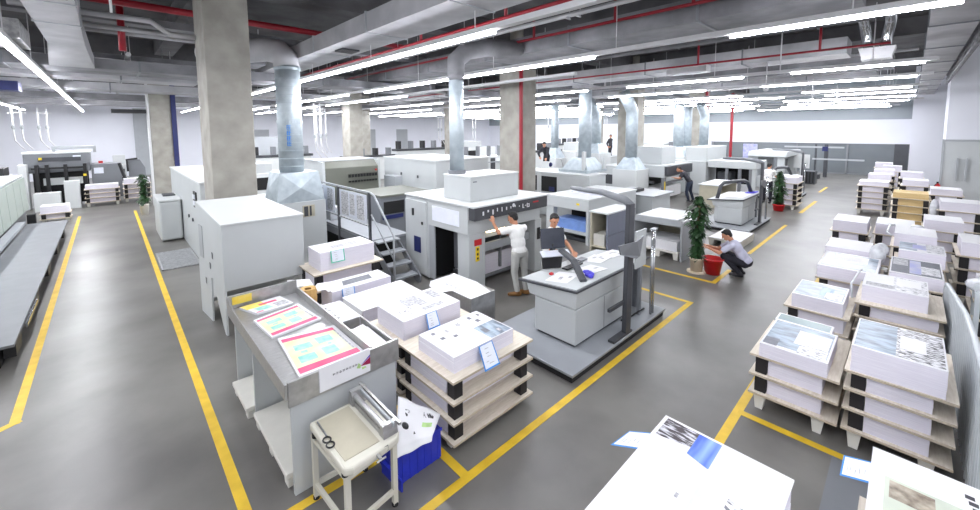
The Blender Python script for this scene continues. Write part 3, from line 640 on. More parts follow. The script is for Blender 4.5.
# ------------------------------------------------------------------ second press: stairs, deck, delivery unit
t = thing('press_stairs', 'grey metal steps with a tube handrail climbing to the second press deck', 'stairs', (4.4, 7.6, 0))
for k in range(4):
    z = 0.2 + k*0.21; y = 7.14 + k*0.23
    part(t, 'tread', 'deck_light', (4.10, y, z-0.03, 4.66, y+0.25, z))
for q in (4.66, 4.07): MB().prism([(7.1, 0.0), (7.25, 0.0), (8.05, 0.76), (8.03, 0.84), (7.06, 0.16)], 'x', q, q+.03).build('stringer', 'enamel_grey', t)
MB().tube([(4.08, 7.12, 0.05), (4.08, 7.12, 1.12), (4.08, 7.9, 1.86), (4.08, 8.06, 1.9)], 0.022).build('handrail', 'enamel_mid', t, 0, True)
MB().tube([(4.08, 7.12, 0.62), (4.08, 8.05, 1.42)], 0.018).build('mid_rail', 'enamel_mid', t, 0, True)
t = thing('press_deck', 'raised grey walkway deck with a railing beside the second press', 'platform', (4.5, 10, 0))
part(t, 'deck_plate', 'deck_light', (4.1, 8.06, 0.80, 5.0, 12.18, 0.85))
part(t, 'side_skirt', 'enamel_grey', (4.08, 8.06, 0.62, 4.12, 12.2, 0.80))
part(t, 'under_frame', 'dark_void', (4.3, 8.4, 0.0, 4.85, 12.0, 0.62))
for y in (8.12, 9.75, 11.7): part(t, 'railing_post', 'enamel_dark', (4.05, y-.025, 0.0, 4.10, y+.025, 1.9))
MB().bar((4.075, 8.1, 1.9), (4.075, 12.4, 1.9), .04, .04).bar((4.075, 8.1, 1.15), (4.075, 12.0, 1.15), .03, .03).build('railing_bar', 'enamel_mid', t)
for i, (ya, yb) in enumerate(((8.2, 9.6), (9.9, 11.5))):
    tag(MB().box(4.04, ya, 1.2, 4.055, yb, 1.84, 0).box(4.034, ya+.1, 1.25, 4.04, ya+.45, 1.8, 1).box(4.034, yb-.5, 1.25, 4.04, yb-.12, 1.8, 1).box(4.034, (ya+yb)/2-.12, 1.3, 4.04, (ya+yb)/2+.12, 1.78, 1).build('notice_panel', ['tag_white', 'lines_news']),
        ['white notice panel with grey columns on the railing nearest the steps', 'white notice panel with dark columns at the far end of the railing'][i], 'notice panel')
tag(B(4.2, 10.6, 0.86, 4.5, 11.4, 1.2).build('tool_box', 'enamel_mid'), 'low grey box on the deck behind the railing', 'box')

t = thing('printing_unit', 'olive grey printing unit with row of black keys beyond the railing', 'printing machine', (5.5, 12.4, 0.0))
MB().prism([(12.2, 0.85), (13.8, 0.85), (13.8, 2.30), (12.5, 2.30), (12.25, 2.1)], 'x', 4.75, 6.5).build('housing', 'olive_grey', t, 0.015)
part(t, 'side_cover', 'enamel_light', (4.66, 12.25, 0.85, 4.75, 13.8, 2.30), (6.5, 12.25, 0.85, 6.58, 13.8, 2.30), bevel=0.01)
part(t, 'top_cover', 'enamel_mid', (4.64, 12.5, 2.30, 6.6, 13.8, 2.33))
for k in range(10):
    MB().box(5.45+k*0.1, 12.17, 1.78, 5.52+k*0.1, 12.2, 1.88).build('ink_key', 'black_plastic', t)
    MB().box(5.45+k*0.1, 12.17, 1.62, 5.52+k*0.1, 12.2, 1.68).build('ink_key', 'black_plastic', t)
part(t, 'lower_step', 'olive_grey', (5.05, 11.3, 0.0, 6.7, 12.2, 1.35))
part(t, 'base', 'enamel_grey', (4.5, 12.25, 0, 6.7, 13.8, 0.85))
part(t, 'emergency_button', 'sticker_red', (6.36, 12.17, 1.95, 6.42, 12.2, 2.0))
t = thing('sheet_feeder', 'dark grey slotted feeder housing between the olive unit and white hood', 'printing machine', (5.9, 10, 0.85))
part(t, 'top', 'olive_grey', (5.03, 9.4, 1.5, 6.6, 10.9, 1.56))
part(t, 'body', 'enamel_grey', (5.04, 9.45, 0.0, 6.58, 10.85, 1.5))
part(t, 'slot', 'dark_void', (5.15, 9.43, 1.05, 5.75, 9.45, 1.38), (5.85, 9.43, 1.05, 6.45, 9.45, 1.38))
part(t, 'blue_tray', 'cable_blue', (5.1, 9.4, 0.92, 5.7, 9.45, 1.02))

t = thing('press_cover', 'long plain white press cover behind the white hood and column', 'printing machine', (8.3, 11.5, 0))
part(t, 'body', 'enamel_light', (7.2, 9.95, 0, 9.4, 13.1, 2.30), bevel=.02)
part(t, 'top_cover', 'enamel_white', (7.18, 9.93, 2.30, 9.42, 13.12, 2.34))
for y, z in ((11.9, 1.75), (10.9, 1.72)): part(t, 'catch', 'enamel_dark', (7.18, y, z, 7.2, y+.07, z+.09))
part(t, 'side_box', 'enamel_mid', (6.9, 11.9, 1.2, 7.2, 12.6, 1.72), bevel=.01)
part(t, 'lower_rail', 'enamel_white', (7.1, 9.95, 1.3, 7.2, 11.0, 1.4))

# delivery unit where the man stands
t = thing('press_delivery', 'white delivery unit with grey control panel where the man reaches in', 'printing machine', (6, 7, 0))
part(t, 'body', 'enamel_light', (4.92, 7.1, 0.03, 7.1, 8.0, 1.76), bevel=0.015)
part(t, 'side_door', 'enamel_light', (4.88, 7.14, 0.08, 4.92, 7.96, 1.70), bevel=0.008)
part(t, 'door_handle', 'black_plastic', (4.86, 7.6, 1.36, 4.885, 7.66, 1.52), (4.86, 7.25, 1.2, 4.885, 7.3, 1.26))
part(t, 'blue_plate', 'cable_blue', (4.865, 7.35, 0.55, 4.882, 7.6, 0.9))
part(t, 'head_cover', 'enamel_light', (4.92, 5.80, 1.22, 7.1, 7.1, 1.78), bevel=0.012)
part(t, 'notice_sheet', 'tag_white', (4.91, 6.05, 1.35, 4.92, 6.95, 1.66))
part(t, 'front_column', 'enamel_light', (4.95, 5.8, 0.0, 5.38, 6.15, 1.22), bevel=0.01)
part(t, 'front_column', 'enamel_light', (6.93, 5.8, 0.0, 7.16, 7.1, 1.22), bevel=0.01)
part(t, 'interior', 'dark_void', (4.98, 7.05, 0.05, 6.93, 7.09, 1.22), (5.38, 5.86, 1.20, 6.93, 7.05, 1.219), (5.36, 6.15, 0.03, 5.385, 6.3, 1.2))  # near-black sheets put the shade of the opening into the colour
part(t, 'side_frame', 'enamel_mid', (4.93, 6.92, 0.05, 4.97, 7.1, 1.22))
mb = MB()
for z in (0.35, 0.62, 0.92): mb.cyl((5.4, 6.4, z), (6.9, 6.4, z), 0.03, n=8)
mb.box(5.45, 6.2, 0.2, 5.5, 6.9, 1.2).box(6.2, 6.2, 0.2, 6.25, 6.9, 1.2).build('gripper_frame', 'enamel_grey', t)
part(t, 'delivered_paper', 'paper_edge', (5.55, 6.25, 0.12, 6.8, 6.98, 0.55))
part(t, 'pile_board', 'enamel_grey', (5.5, 6.2, 0.06, 6.85, 7.0, 0.12))
part(t, 'inspection_glass', 'enamel_mid', (5.42, 5.95, 0.75, 6.9, 6.0, 0.92), (5.42, 6.05, 1.0, 6.9, 6.1, 1.1))
part(t, 'inspection_lamp', 'lamp_glow', (5.6, 5.95, 1.13, 6.1, 6.02, 1.17))
part(t, 'vent', 'black_plastic', (7.0, 5.785, 0.75, 7.1, 5.80, 1.02))
c = part(t, 'control_panel', 'enamel_dark', (4.95, 5.62, 1.52, 7.14, 5.80, 1.77), bevel=0.01)
r = random.Random(5)
for k in range(9):
    x = 5.15 + k*0.13; q = r.choice((0.02, 0.025, 0.035)); MB().box(x, 5.612, 1.62+r.uniform(-.03, .04), x+q, 5.62, 1.67+r.uniform(0, .04)).build('button', 'paper_white', c)
MB().ell((6.02, 5.615, 1.70), 0.04, 0.01, 0.04, 10, 6).build('round_button', 'paper_white', c)
MB().box(6.30, 5.612, 1.60, 6.32, 5.62, 1.69).box(6.30, 5.612, 1.60, 6.35, 5.62, 1.615).box(6.38, 5.612, 1.64, 6.42, 5.62, 1.655).box(6.44, 5.612, 1.60, 6.52, 5.62, 1.615).box(6.44, 5.612, 1.66, 6.52, 5.62, 1.675).box(6.50, 5.612, 1.60, 6.52, 5.62, 1.675).box(6.44, 5.612, 1.62, 6.46, 5.62, 1.69).build('lettering', 'paper_white', c)
MB().box(6.64, 5.611, 1.67, 6.82, 5.62, 1.70).build('red_button', 'sticker_red', c)
part(t, 'top_lid', 'enamel_white', (4.90, 5.60, 1.775, 7.18, 8.02, 1.81), bevel=0.008)
MB().box(5.09, 5.79, 0.98, 5.28, 5.80, 1.1, 0).box(5.12, 5.79, 0.66, 5.22, 5.80, 0.96, 1).box(5.15, 5.788, 0.88, 5.19, 5.79, 0.93, 2).box(5.15, 5.788, 0.78, 5.19, 5.79, 0.83, 2).box(5.15, 5.788, 0.7, 5.19, 5.79, 0.74, 2).build('warning_sticker', ['sticker_red', 'sticker_yellow', 'black_plastic'], t)
t = thing('dryer_box', 'pale grey box hood on top of the white delivery unit', 'hood', (5.9, 6.4, 1.81))
part(t, 'casing', 'enamel_light', (5.19, 6.02, 1.81, 6.60, 6.9, 2.30), bevel=0.012)
part(t, 'lid', 'enamel_white', (5.18, 6.01, 2.30, 6.61, 6.91, 2.325))
part(t, 'label_plate', 'enamel_grey', (5.26, 6.012, 2.2, 5.36, 6.02, 2.225))
t = thing('exhaust_duct', 'smooth pale round duct rising from the hood above the man', 'duct', (5.42, 6.72, 2.32))
MB().cyl((5.42, 6.72, 2.32), (5.42, 6.72, 4.42), 0.155, n=24).build('riser', 'galvanized', t, 0, True).data.shade_smooth()
MB().cyl((5.42, 6.72, 2.325), (5.42, 6.72, 2.40), 0.19, n=20).build('collar', 'enamel_grey', t)
MB().cyl((5.42, 6.72, 4.30), (5.42, 6.72, 4.42), 0.158, 0.18, n=20).tube([(5.42, 6.72, 4.38), (5.46, 6.76, 4.72), (5.8, 6.8, 4.98), (6.3, 6.75, 5.1), (7.28, 6.6, 5.2)], [0.18, 0.19, 0.2, 0.2, 0.18], 16).build('elbow', 'duct_dark', t, 0, True)
t = thing('steel_bin', 'low grey steel bin draped with a white sheet near the stack', 'box', (4.3, 5.3, 0))
part(t, 'body', 'steel', (4.08, 4.74, 0.0, 4.62, 5.80, 0.545), bevel=0.008)
mb = MB().slab([(4.06, 4.72, .555), (4.5, 4.72, .555), (4.62, 5.2, .555), (4.60, 5.82, .555), (4.06, 5.82, .555)], .006, 0).slab([(4.05, 5.2, .556), (4.055, 5.82, .556), (3.98, 5.75, .50), (3.95, 5.4, .49)], .003, 0)
glyphs(mb, (4.2, 5.1, 0.556), (0, 1, 0), (-1, 0, 0), 4, 0.06, 0.06, 1, 9)
mb.build('top_sheet', ['paper_white', 'ink_grey'], t)
tag(B(4.72, 5.0, 0, 4.86, 5.12, 0.28).build('foot_pedal', 'black_plastic'), 'small black box on the floor by the steel bin', 'pedal')
# ------------------------------------------------------------------ paper stacks on pallet boards
PT = 0.024
ORD = ['bottom', 'second', 'third', 'fourth', 'fifth', 'sixth']
protoP, protoQ = {}, {}
def board_thing(key, sx, sy, gap, feet, side=0):
    """one board: plate + what carries it (black spacers below, or cream feet for the lowest)"""
    k = (round(sx, 2), round(sy, 2), round(gap, 3), feet, side)
    if k in protoP: return protoP[k], False
    t = thing('pallet_board', 'x', 'pallet', (0, 0, 0), 'g')
    MB().tbox(-sx/2, -sy/2, gap-PT, sx/2, sy/2, gap, (1, 0)).build('board', ['plywood', 'plywood_edge'], t)
    if feet:
        for x in (-sx/2+.06, sx/2-.16):
            for y in (-sy/2+.10, sy/2-.16):
                MB().prism([(y+.025, 0), (y+.095, 0), (y+.12, gap-PT), (y, gap-PT)], 'x', x, x+.1).build('foot', 'foot_plastic', t)
    else:
        for x in (-sx/2+.05, sx/2-.16):
            for y in ((sy/2-.16,) if side else (-sy/2+.05, sy/2-.16)):
                MB().box(x, y, 0.0005, x+.11, y+.11, gap-PT-0.0005).build('spacer', 'spacer_black', t)
    protoP[k] = t
    return t, True
def paper_thing(key, sx, sy, h, edge):
    k = (round(sx, 2), round(sy, 2), round(h, 3), edge)
    if k in protoQ: return protoQ[k], False
    mb = MB(); n = 3; r = random.Random(len(protoQ))
    for i in range(n):
        d, e = r.uniform(-.0025, .0025), r.uniform(-.0025, .0025)
        mb.tbox(-sx/2+d, -sy/2+e, h*i/n, sx/2+d, sy/2+e, h*(i+1)/n, (1, 0))
    o = mb.build('paper_stack', ['paper_white' if edge != 'paper_kraft' else 'paper_kraft', edge])
    tag(o, 'x', 'paper stack', 'g'); protoQ[k] = o
    return o, True
def stack(desc, x0, y0, sx, sy, zs, pap, top=None, edge='paper_edge', group='paper stacks', tierpap=None, skip=0, side=0):
    """zs: top heights of the boards from the lowest; pap=(x0,y0,x1,y1) paper footprint, top: height of the topmost block"""
    cx, cy = x0+sx/2, y0+sy/2; z = 0.0; n = len(zs)
    px, py = (pap[0]+pap[2])/2, (pap[1]+pap[3])/2; psx, psy = pap[2]-pap[0], pap[3]-pap[1]
    tp = tierpap or (x0+.07, y0+(.06 if side else .165), x0+sx-.1, y0+sy-.165)
    for i, zt in enumerate(zs):
        if i >= skip:
            p, new = board_thing(None, sx, sy, zt - z, i == 0, side)
            o = p if new else dup(p, None)
            o.location = (cx, cy, z); lab = ('top' if i == n-1 else ORD[i])
            o['label'] = '%s plywood board of the %s' % (lab, desc); o['group'] = 'boards of ' + group
        nxt = zs[i+1] - PT if i < n-1 else top
        if nxt and i >= skip - 1:
            f = pap if i == n-1 else tp
            q, new = paper_thing(None, f[2]-f[0], f[3]-f[1], nxt - zt - 0.001, edge)
            o = q if new else dup(q, None)
            o.location = ((f[0]+f[2])/2, (f[1]+f[3])/2, zt + 0.0005)
            o['label'] = ('white paper block on top of the %s' if edge != 'paper_kraft' else 'kraft paper block on top of the %s') % desc if i == n-1 else '%s paper layer from below in the %s' % ({'bottom': 'first'}.get(ORD[i], ORD[i]), desc)
            o['group'] = 'paper of ' + group
        z = zt
PR = ['paper_white', 'print_sky', 'print_ink', 'print_ink_soft', 'ink_grey', 'print_lilac', 'print_bluesky', 'print_rock', 'ink_slate', 'print_teal_glass', 'print_sage', 'print_brown', 'ink_dark', 'print_haze']
def topsheet(label, f, z, rects, curl=0.0):
    """printed cover sheet lying on a block; f=(x0,y0,x1,y1); rects in u (along -Y = left to right as seen) and v (along +X away)"""
    x0, y0, x1, y1 = f
    pts = [(x0, y1), (x0, y0), (x1, y0), (x1, y1)]
    mb = MB(); mb.slab([Vector((p[0], p[1], z+0.003)) for p in pts], 0.0025, 0)
    sheet_on(mb, pts, z+0.003, rects, 0.0012)
    return tag(mb.build('printed_cover_sheet', PR), label, 'printed sheet', 'printed cover sheets on the stacks')
def tagcard(label, pts, m='tag_blue', seed=1, fold=None):
    mb = MB(); P = [Vector(p) for p in pts]; mb.slab(P, 0.001, 0)
    c = sum(P, Vector())/4; n = (P[1]-P[0]).cross(P[3]-P[0]).normalized(); n = n if n.dot(Vector((0, 0, 3.25))-c) > 0 else -n
    q = lambda u, v: (P[0]*(1-u)+P[1]*u)*(1-v) + (P[3]*(1-u)+P[2]*u)*v + n*0.002
    mb.slab([q(.07, .07), q(.93, .07), q(.93, .98), q(.07, .98)], 0.001, 1)
    r = random.Random(seed)
    for v in (.2, .3, .48, .62, .8):
        u = r.uniform(.2, .4); mb.slab([x + n*0.0012 for x in (q(u, v), q(u+r.uniform(.15, .4), v), q(u+.2, v+.025), q(u, v+.03))], 0.0006, 2)
    return tag(mb.build('job_ticket', [m, 'tag_white', 'ink_grey']), label, 'job ticket', 'job tickets on the stacks')

G1 = 'the stacks beside the steel table'
stack('white stack nearest the blue crate', 2.30, 2.95, 1.20, 1.02, [.13, .345, .56, .785], (2.40, 3.06, 3.27, 3.70), .955, group=G1, tierpap=(2.36, 3.14, 3.40, 3.82))
mbs = MB(); pts = [(2.40, 3.70), (2.40, 3.06), (3.27, 3.06), (3.27, 3.70)]
mbs.slab([Vector((*p, .9585)) for p in pts], .0025, 0)
sheet_on(mbs, pts, .9585, [(.12, .12, .2, .17, 8), (.36, .14, .44, .2, 8), (.2, .3, .3, .34, 4), (.45, .3, .52, .36, 8), (.15, .5, .25, .56, 4), (.1, .74, .2, .79, 8), (.28, .78, .38, .84, 8), (.5, .62, .98, .98, 1), (.62, .66, .78, .74, 8), (.8, .82, .9, .87, 4), (.12, .9, .2, .94, 8)])
tag(mbs.build('printed_cover_sheet', PR), 'white cover sheet with small grey prints on the stack nearest the crate', 'printed sheet', 'printed cover sheets on the stacks')
tagcard('blue bordered job ticket hanging over the front of the nearest stack', [(2.70, 2.92, .74), (2.92, 2.92, .74), (2.92, 3.045, .955), (2.72, 3.045, .955)], seed=2)
stack('second white stack behind the nearest one', 2.33, 4.0, 1.15, .80, [.13, .335, .535, .735], (2.43, 4.06, 3.30, 4.70), .965, group=G1, tierpap=(2.40, 4.19, 3.30, 4.62))
mbs = MB(); pts = [(2.43, 4.70), (2.43, 4.06), (3.30, 4.06), (3.30, 4.70)]
mbs.slab([Vector((*p, .9685)) for p in pts], .0025, 0)
sheet_on(mbs, pts, .9685, [(.5, .1, .8, .34, 3), (.3, .46, .62, .6, 4), (.72, .42, .86, .78, 4), (.1, .3, .5, .6, 4), (.1, .78, .5, .92, 4)])
tag(mbs.build('printed_cover_sheet', PR), 'white cover sheet with pale grey pictures on the second stack', 'printed sheet', 'printed cover sheets on the stacks')
tagcard('blue edged job ticket on the front of the second stack', [(2.72, 3.965, .80), (2.90, 3.965, .80), (2.90, 4.05, .968), (2.74, 4.05, .968)], seed=3)
stack('long white slab stack behind the second white stack', 2.32, 4.95, 1.15, .74, [.13], (2.40, 5.05, 3.32, 5.62), .80, group=G1)
tag(MB().slab([(2.37, 5.01, .806), (3.34, 5.0, .806), (3.35, 5.66, .806), (2.36, 5.65, .806)], .005).slab([(2.37, 5.01, .805), (2.372, 5.64, .805), (2.362, 5.64, .70), (2.366, 5.05, .72)], .004).build('cover_sheet', 'paper_white'), 'plain white sheet folded over the long slab behind the steel box', 'paper')
stack('lavender stack with a slate patch before the steps', 2.20, 5.72, 1.2, .62, [.13], (2.28, 5.80, 3.25, 6.24), .86, group=G1)
tag(MB().slab([(2.24, 5.86, .866), (3.24, 5.82, .866), (3.24, 6.22, .866), (2.26, 6.24, .866)], .004, 0).slab([(2.05, 6.05, .868), (2.5, 5.84, .869), (2.5, 6.2, .869), (2.25, 6.3, .868)], .003, 0).slab([(2.50, 5.92, .8705), (2.98, 5.92, .8705), (3.02, 6.12, .8705), (2.56, 6.12, .8705)], .001, 1).build('printed_cover_sheet', ['paper_white', 'ink_slate']), 'white cover sheet with a slate grey patch in front of the steps', 'printed sheet', 'printed cover sheets on the stacks')
tagcard('pale blue job ticket on the lavender stack before the steps', [(2.42, 5.76, .72), (2.62, 5.76, .72), (2.62, 5.795, .868), (2.42, 5.795, .868)], seed=6)
stack('tall lavender stack with the green ticket', 2.32, 6.62, 1.25, .80, [.13, .36, .60, .88], (2.47, 6.74, 3.45, 7.30), 1.20, group=G1)
topm = MB().slab([(2.47, 6.74, 1.204), (3.45, 6.74, 1.204), (3.45, 7.30, 1.204), (2.47, 7.30, 1.204)], .003, 0).slab([(2.72, 6.86, 1.2055), (3.2, 6.88, 1.2055), (3.24, 7.08, 1.2055), (2.76, 7.06, 1.2055)], .001, 1)
tag(topm.build('printed_cover_sheet', ['paper_white', 'ink_grey']), 'white cover sheet with a grey patch on the tall lavender stack', 'printed sheet', 'printed cover sheets on the stacks')
tagcard('green bordered job ticket on the tall lavender stack', [(2.64, 6.70, 1.0), (2.88, 6.70, 1.0), (2.88, 6.735, 1.204), (2.64, 6.735, 1.204)], 'tag_green', seed=7)

GR = 'the right hand stacks'
PB = 1.15
stack('front left stack of the right hand rows', 5.25, .36, PB, .79, [.21, .435, .665], (5.25, .46, 6.08, 1.06), .82, group=GR, tierpap=(5.32, .50, 6.3, .98), side=1)
topsheet('cover sheet with grey sky on the front left right-hand stack', (5.25, .46, 6.08, 1.06), .82, [(.03, .08, .97, .96, 1), (.45, .3, .95, .8, 0), (.55, .04, .96, .34, 3), (.03, .05, .25, .28, 8)])
tag(MB().tbox(6.12, .52, .667, 6.37, 1.08, .80, (1, 0)).build('paper_stack', ['paper_white', 'paper_edge']), 'narrow teal topped paper block behind the front left stack top', 'paper stack')
topsheet('dull teal cover sheet behind the grey sky one', (6.12, .52, 6.37, 1.08), .80, [(.04, .1, .96, .9, 9)])
stack('front stack against the white ribbed barrier', 5.25, -.43, PB, .76, [.22, .435, .64, .83], (5.27, -.35, 6.1, .29), 1.09, group=GR, tierpap=(5.3, -.28, 6.2, .165), side=1)
topsheet('cover sheet half sky, half black scribble by the barrier', (5.27, -.35, 6.1, .29), 1.09, [(.02, .04, .48, .97, 1), (.48, .04, .98, .97, 2), (.52, .3, .8, .72, 0), (.08, .6, .42, .9, 1)])
stack('second row left stack of the right hand rows', 7.0, .43, 1.05, .72, [.22, .46, .70], (7.02, .5, 7.78, 1.06), .89, group=GR, side=1)
topsheet('cover sheet with a pale blue picture on the second row left stack', (7.02, .5, 7.78, 1.06), .89, [(.03, .06, .97, .95, 1), (.5, .25, .75, .75, 6), (.62, .1, .95, .5, 3)])
stack('second row stack by the ribbed barrier', 7.45, -.44, 1.1, .86, [.22, .44, .64, .83], (7.6, -.28, 8.35, .36), 1.05, group=GR, side=1)
topsheet('cover sheet with line drawings on the wide bare board', (7.6, -.28, 8.35, .36), 1.05, [(.48, .06, .98, .95, 3), (.52, .4, .9, .88, 0), (.05, .08, .5, .3, 4)])
tag(MB().tube([(7.5, .45, .86), (7.55, .47, 1.05), (7.8, .42, 1.16), (8.1, .4, 1.14)], .012, 6).build('packing_strap', 'wrap_film', None, 0, True), 'white packing strap curling beside the line drawing sheet', 'strap')
stack('third row left stack with two paper blocks', 8.62, .2, 1.25, .80, [.23, .48, .74], (8.62, .24, 9.72, .98), .95, group=GR)
topsheet('washed out cover sheet on the third row left stack', (8.62, .24, 9.72, .98), .95, [(.04, .06, .96, .94, 1), (.2, .5, .8, .9, 0)])
stack('stack behind the third row left one', 9.95, .36, 1.1, .72, [.23, .48, .74], (10.0, .40, 10.9, 1.04), .98, group=GR)
tag(MB().ell((9.9, .30, .98), .14, .12, .2, 10, 8).ell((9.96, .26, 1.08), .09, .1, .12, 8, 6).build('plastic_wrap', 'wrap_film', None, 0, True), 'crumpled clear plastic wrap between the third row stacks', 'plastic wrap')
stack('third row stack with the lilac print', 8.75, -.5, 1.2, .64, [.22, .44, .64, .82], (8.8, -.46, 9.9, .12), 1.0, group=GR)
topsheet('cover sheet with lilac blue sky and grey field', (8.8, -.46, 9.9, .12), 1.0, [(.03, .06, .97, .94, 8), (.38, .1, .6, .9, 5), (.6, .15, .95, .6, 3), (.05, .5, .35, .9, 4)])
stack('third row rear stack by the barrier', 10.05, -.56, .9, .66, [.22, .44, .66, .86], (10.08, -.52, 10.85, .04), 1.1, group=GR)
topsheet('rolled cover sheet with a blue patch and dark landscape', (10.08, -.52, 10.85, .04), 1.1, [(.0, .1, .4, .95, 1), (.3, .3, .6, .8, 5), (.6, .1, .98, .95, 3)])
stack('fourth row stack with torn wrapping', 11.0, -.47, 1.0, .64, [.22, .46, .72, .96], (11.02, -.44, 11.9, .12), 1.22, group=GR)
tag(MB().tube([(11.02, .16, 1.16), (11.1, .22, 1.2), (11.5, .2, 1.28), (11.8, .14, 1.24)], .02, 6).build('packing_strap', 'wrap_film', None, 0, True), 'loose strap on the torn wrapped fourth row stack', 'strap')
stack('fourth row left stack nearest the aisle', 12.0, .53, 1.05, .66, [.22, .45, .68, .92], (12.02, .56, 12.95, 1.14), 1.16, group=GR)
stack('fourth row middle stack with a frayed top', 12.25, -.2, 1.05, .68, [.22, .45, .68, .92], (12.27, -.16, 13.2, .44), 1.15, group=GR)
tag(MB().ell((12.3, -.2, 1.12), .2, .12, .09, 10, 6).ell((12.25, -.3, 1.04), .12, .1, .1, 8, 6).build('plastic_wrap', 'wrap_film', None, 0, True), 'frayed clear wrap hanging off the fourth row middle stack', 'plastic wrap')
stack('stack beyond the barrier at the right edge', 11.0, -1.5, 1.1, .82, [.22, .46, .72, .96], (11.05, -1.46, 12.0, -.74), 1.2, group=GR)
stack('white capped stack behind the torn wrapped one', 13.6, -.95, 1.0, .66, [.22, .45, .68, .9], (13.62, -.92, 14.5, -.32), 1.14, group=GR)
stack('stack behind the barrier with dark gaps', 8.7, -1.6, 1.05, .86, [.3, .56, .82], (8.75, -1.55, 9.7, -.82), 1.0, group=GR)
tag(MB().slab([(8.75, -1.55, 1.006), (9.7, -1.55, 1.006), (9.7, -1.0, 1.006), (8.8, -1.0, 1.006)], .004, 0).slab([(8.9, -1.5, 1.0075), (9.6, -1.5, 1.0075), (9.6, -1.1, 1.0075), (8.9, -1.1, 1.0075)], .001, 1).build('printed_cover_sheet', ['paper_white', 'print_pink']), 'cover sheet with a pink print behind the barrier', 'printed sheet', 'printed cover sheets on the stacks')
tag(MB().ell((8.75, -.82, 1.04), .22, .18, .1, 10, 6).ell((8.9, -.9, 1.1), .13, .13, .1, 8, 6).build('plastic_wrap', 'wrap_film', None, 0, True), 'bunched white wrap on the stack behind the barrier', 'plastic wrap')
stack('stack of cream kraft paper', 17.6, -.52, 1.1, .86, [.22, .44, .66, .88, 1.1], (17.68, -.46, 18.6, .3), 1.26, edge='paper_kraft', group='the kraft stack')
stack('fifth row stack left of the kraft one', 20.6, .44, 1.1, .90, [.22, .44, .66, .88, 1.1], (20.65, .48, 21.6, 1.28), 1.26, group=GR)
stack('wide stack right of the kraft one', 16.6, -1.46, 1.05, .86, [.22, .46, .72, .98], (16.65, -1.42, 17.6, -.66), 1.22, group=GR)
tag(MB().ell((16.9, -.56, .95), .14, .1, .3, 10, 8).build('plastic_wrap', 'wrap_film', None, 0, True), 'clump of clear wrap between the kraft and the wide stack', 'plastic wrap')
for i, (x, y, h, n) in enumerate(((23.6, .45, 1.3, 'far stack first behind the fifth row one'), (22.4, -.6, 1.24, 'far stack behind the kraft one'), (19.9, -1.3, 1.22, 'far stack close to the tall white door'), (26.4, .4, 1.3, 'far stack seventh from the front along the aisle'), (25.6, -.5, 1.3, 'far stack left of the extinguisher'), (29.2, .2, 1.3, 'farthest stack but one near the glazed wall'), (31.6, .6, 1.3, 'farthest stack near the glazed wall'))):
    stack(n, x, y, 1.1, .8, [.24, .5, .76, 1.02], (x+.05, y+.05, x+1, y+.75), h, group=GR)
# foreground stacks under the camera
stack('foreground stack at the bottom centre', 1.55, .32, 1.55, .95, [.14, .55], (1.60, .40, 3.05, 1.20), .985, group='the foreground stacks')
mb = MB(); P = [(3.05, 1.20), (1.60, 1.20), (1.60, .40), (3.05, .40)]
mb.slab([Vector((p[0], p[1], 1.001)) for p in ((3.06, 1.21), (1.6, 1.21), (1.6, .39), (3.06, .39))], .014, 0)
mb.slab([Vector((p[0], p[1], 1.006)) for p in ((3.04, 1.20), (1.6, 1.20), (1.6, .40), (3.04, .40))], .004, 0)
Q = [(2.62, 1.17), (2.62, .86), (3.00, .86), (3.00, 1.17)]
sheet_on(mb, [(3.03, 1.18), (2.80, 1.18), (2.86, .93), (3.03, .93)], 1.006, [(0, 0, 1, 1, 7)], .0012)
sheet_on(mb, [(3.03, .95), (2.78, .95), (2.74, .80), (3.03, .80)], 1.006, [(0, 0, 1, 1, 6)], .0018)
sheet_on(mb, [(2.72, .80), (2.3, .80), (2.3, .44), (2.5, .44)], 1.006, [(0, 0, 1, 1, 13)], .0010)
sheet_on(mb, [(2.60, .64), (2.52, .64), (2.40, .47), (2.56, .45)], 1.006, [(0, 0, 1, 1, 8), (.0, .0, .7, .4, 3)], .0018)
sheet_on(mb, [(2.5, .9), (2.3, .9), (2.3, .7), (2.5, .7)], 1.006, [(.4, .1, .6, .2, 4)], .0012)
tag(mb.build('printed_cover_sheet', PR), 'large white cover sheet with a rock and blue sky picture in the foreground', 'printed sheet', 'printed cover sheets on the stacks')
tagcard('pale blue job ticket curling off the left of the foreground stack', [(2.55, 1.40, .93), (2.78, 1.37, .93), (2.80, 1.205, .998), (2.58, 1.205, .998)], seed=9)
stack('foreground stack at the bottom right corner', 2.9, -.75, 1.0, .86, [.14, .52], (2.98, -.68, 3.84, .05), .965, group='the foreground stacks')
mb = MB(); mb.slab([Vector((p[0], p[1], .972)) for p in ((3.85, .06), (2.98, .06), (2.98, -.68), (3.85, -.68))], .006, 0)
sheet_on(mb, [(3.62, .0), (3.0, .0), (3.0, -.55), (3.62, -.55)], .972, [(.08, .02, 1, .95, 10), (.12, .06, .4, .42, 11), (.5, .3, .7, .6, 11)], .0012)
for k in range(4): mb.box(3.70-k*.055, -.40-.012*k, .973, 3.735-k*.055, -.36-.012*k, .9745, 12)
tag(mb.build('printed_cover_sheet', PR), 'white cover sheet with a sage picture and black squares in the corner', 'printed sheet', 'printed cover sheets on the stacks')
tagcard('blue bordered job ticket sticking out of the bottom right stack', [(3.42, .20, .93), (3.66, .20, .93), (3.66, .055, .969), (3.42, .055, .969)], seed=12)

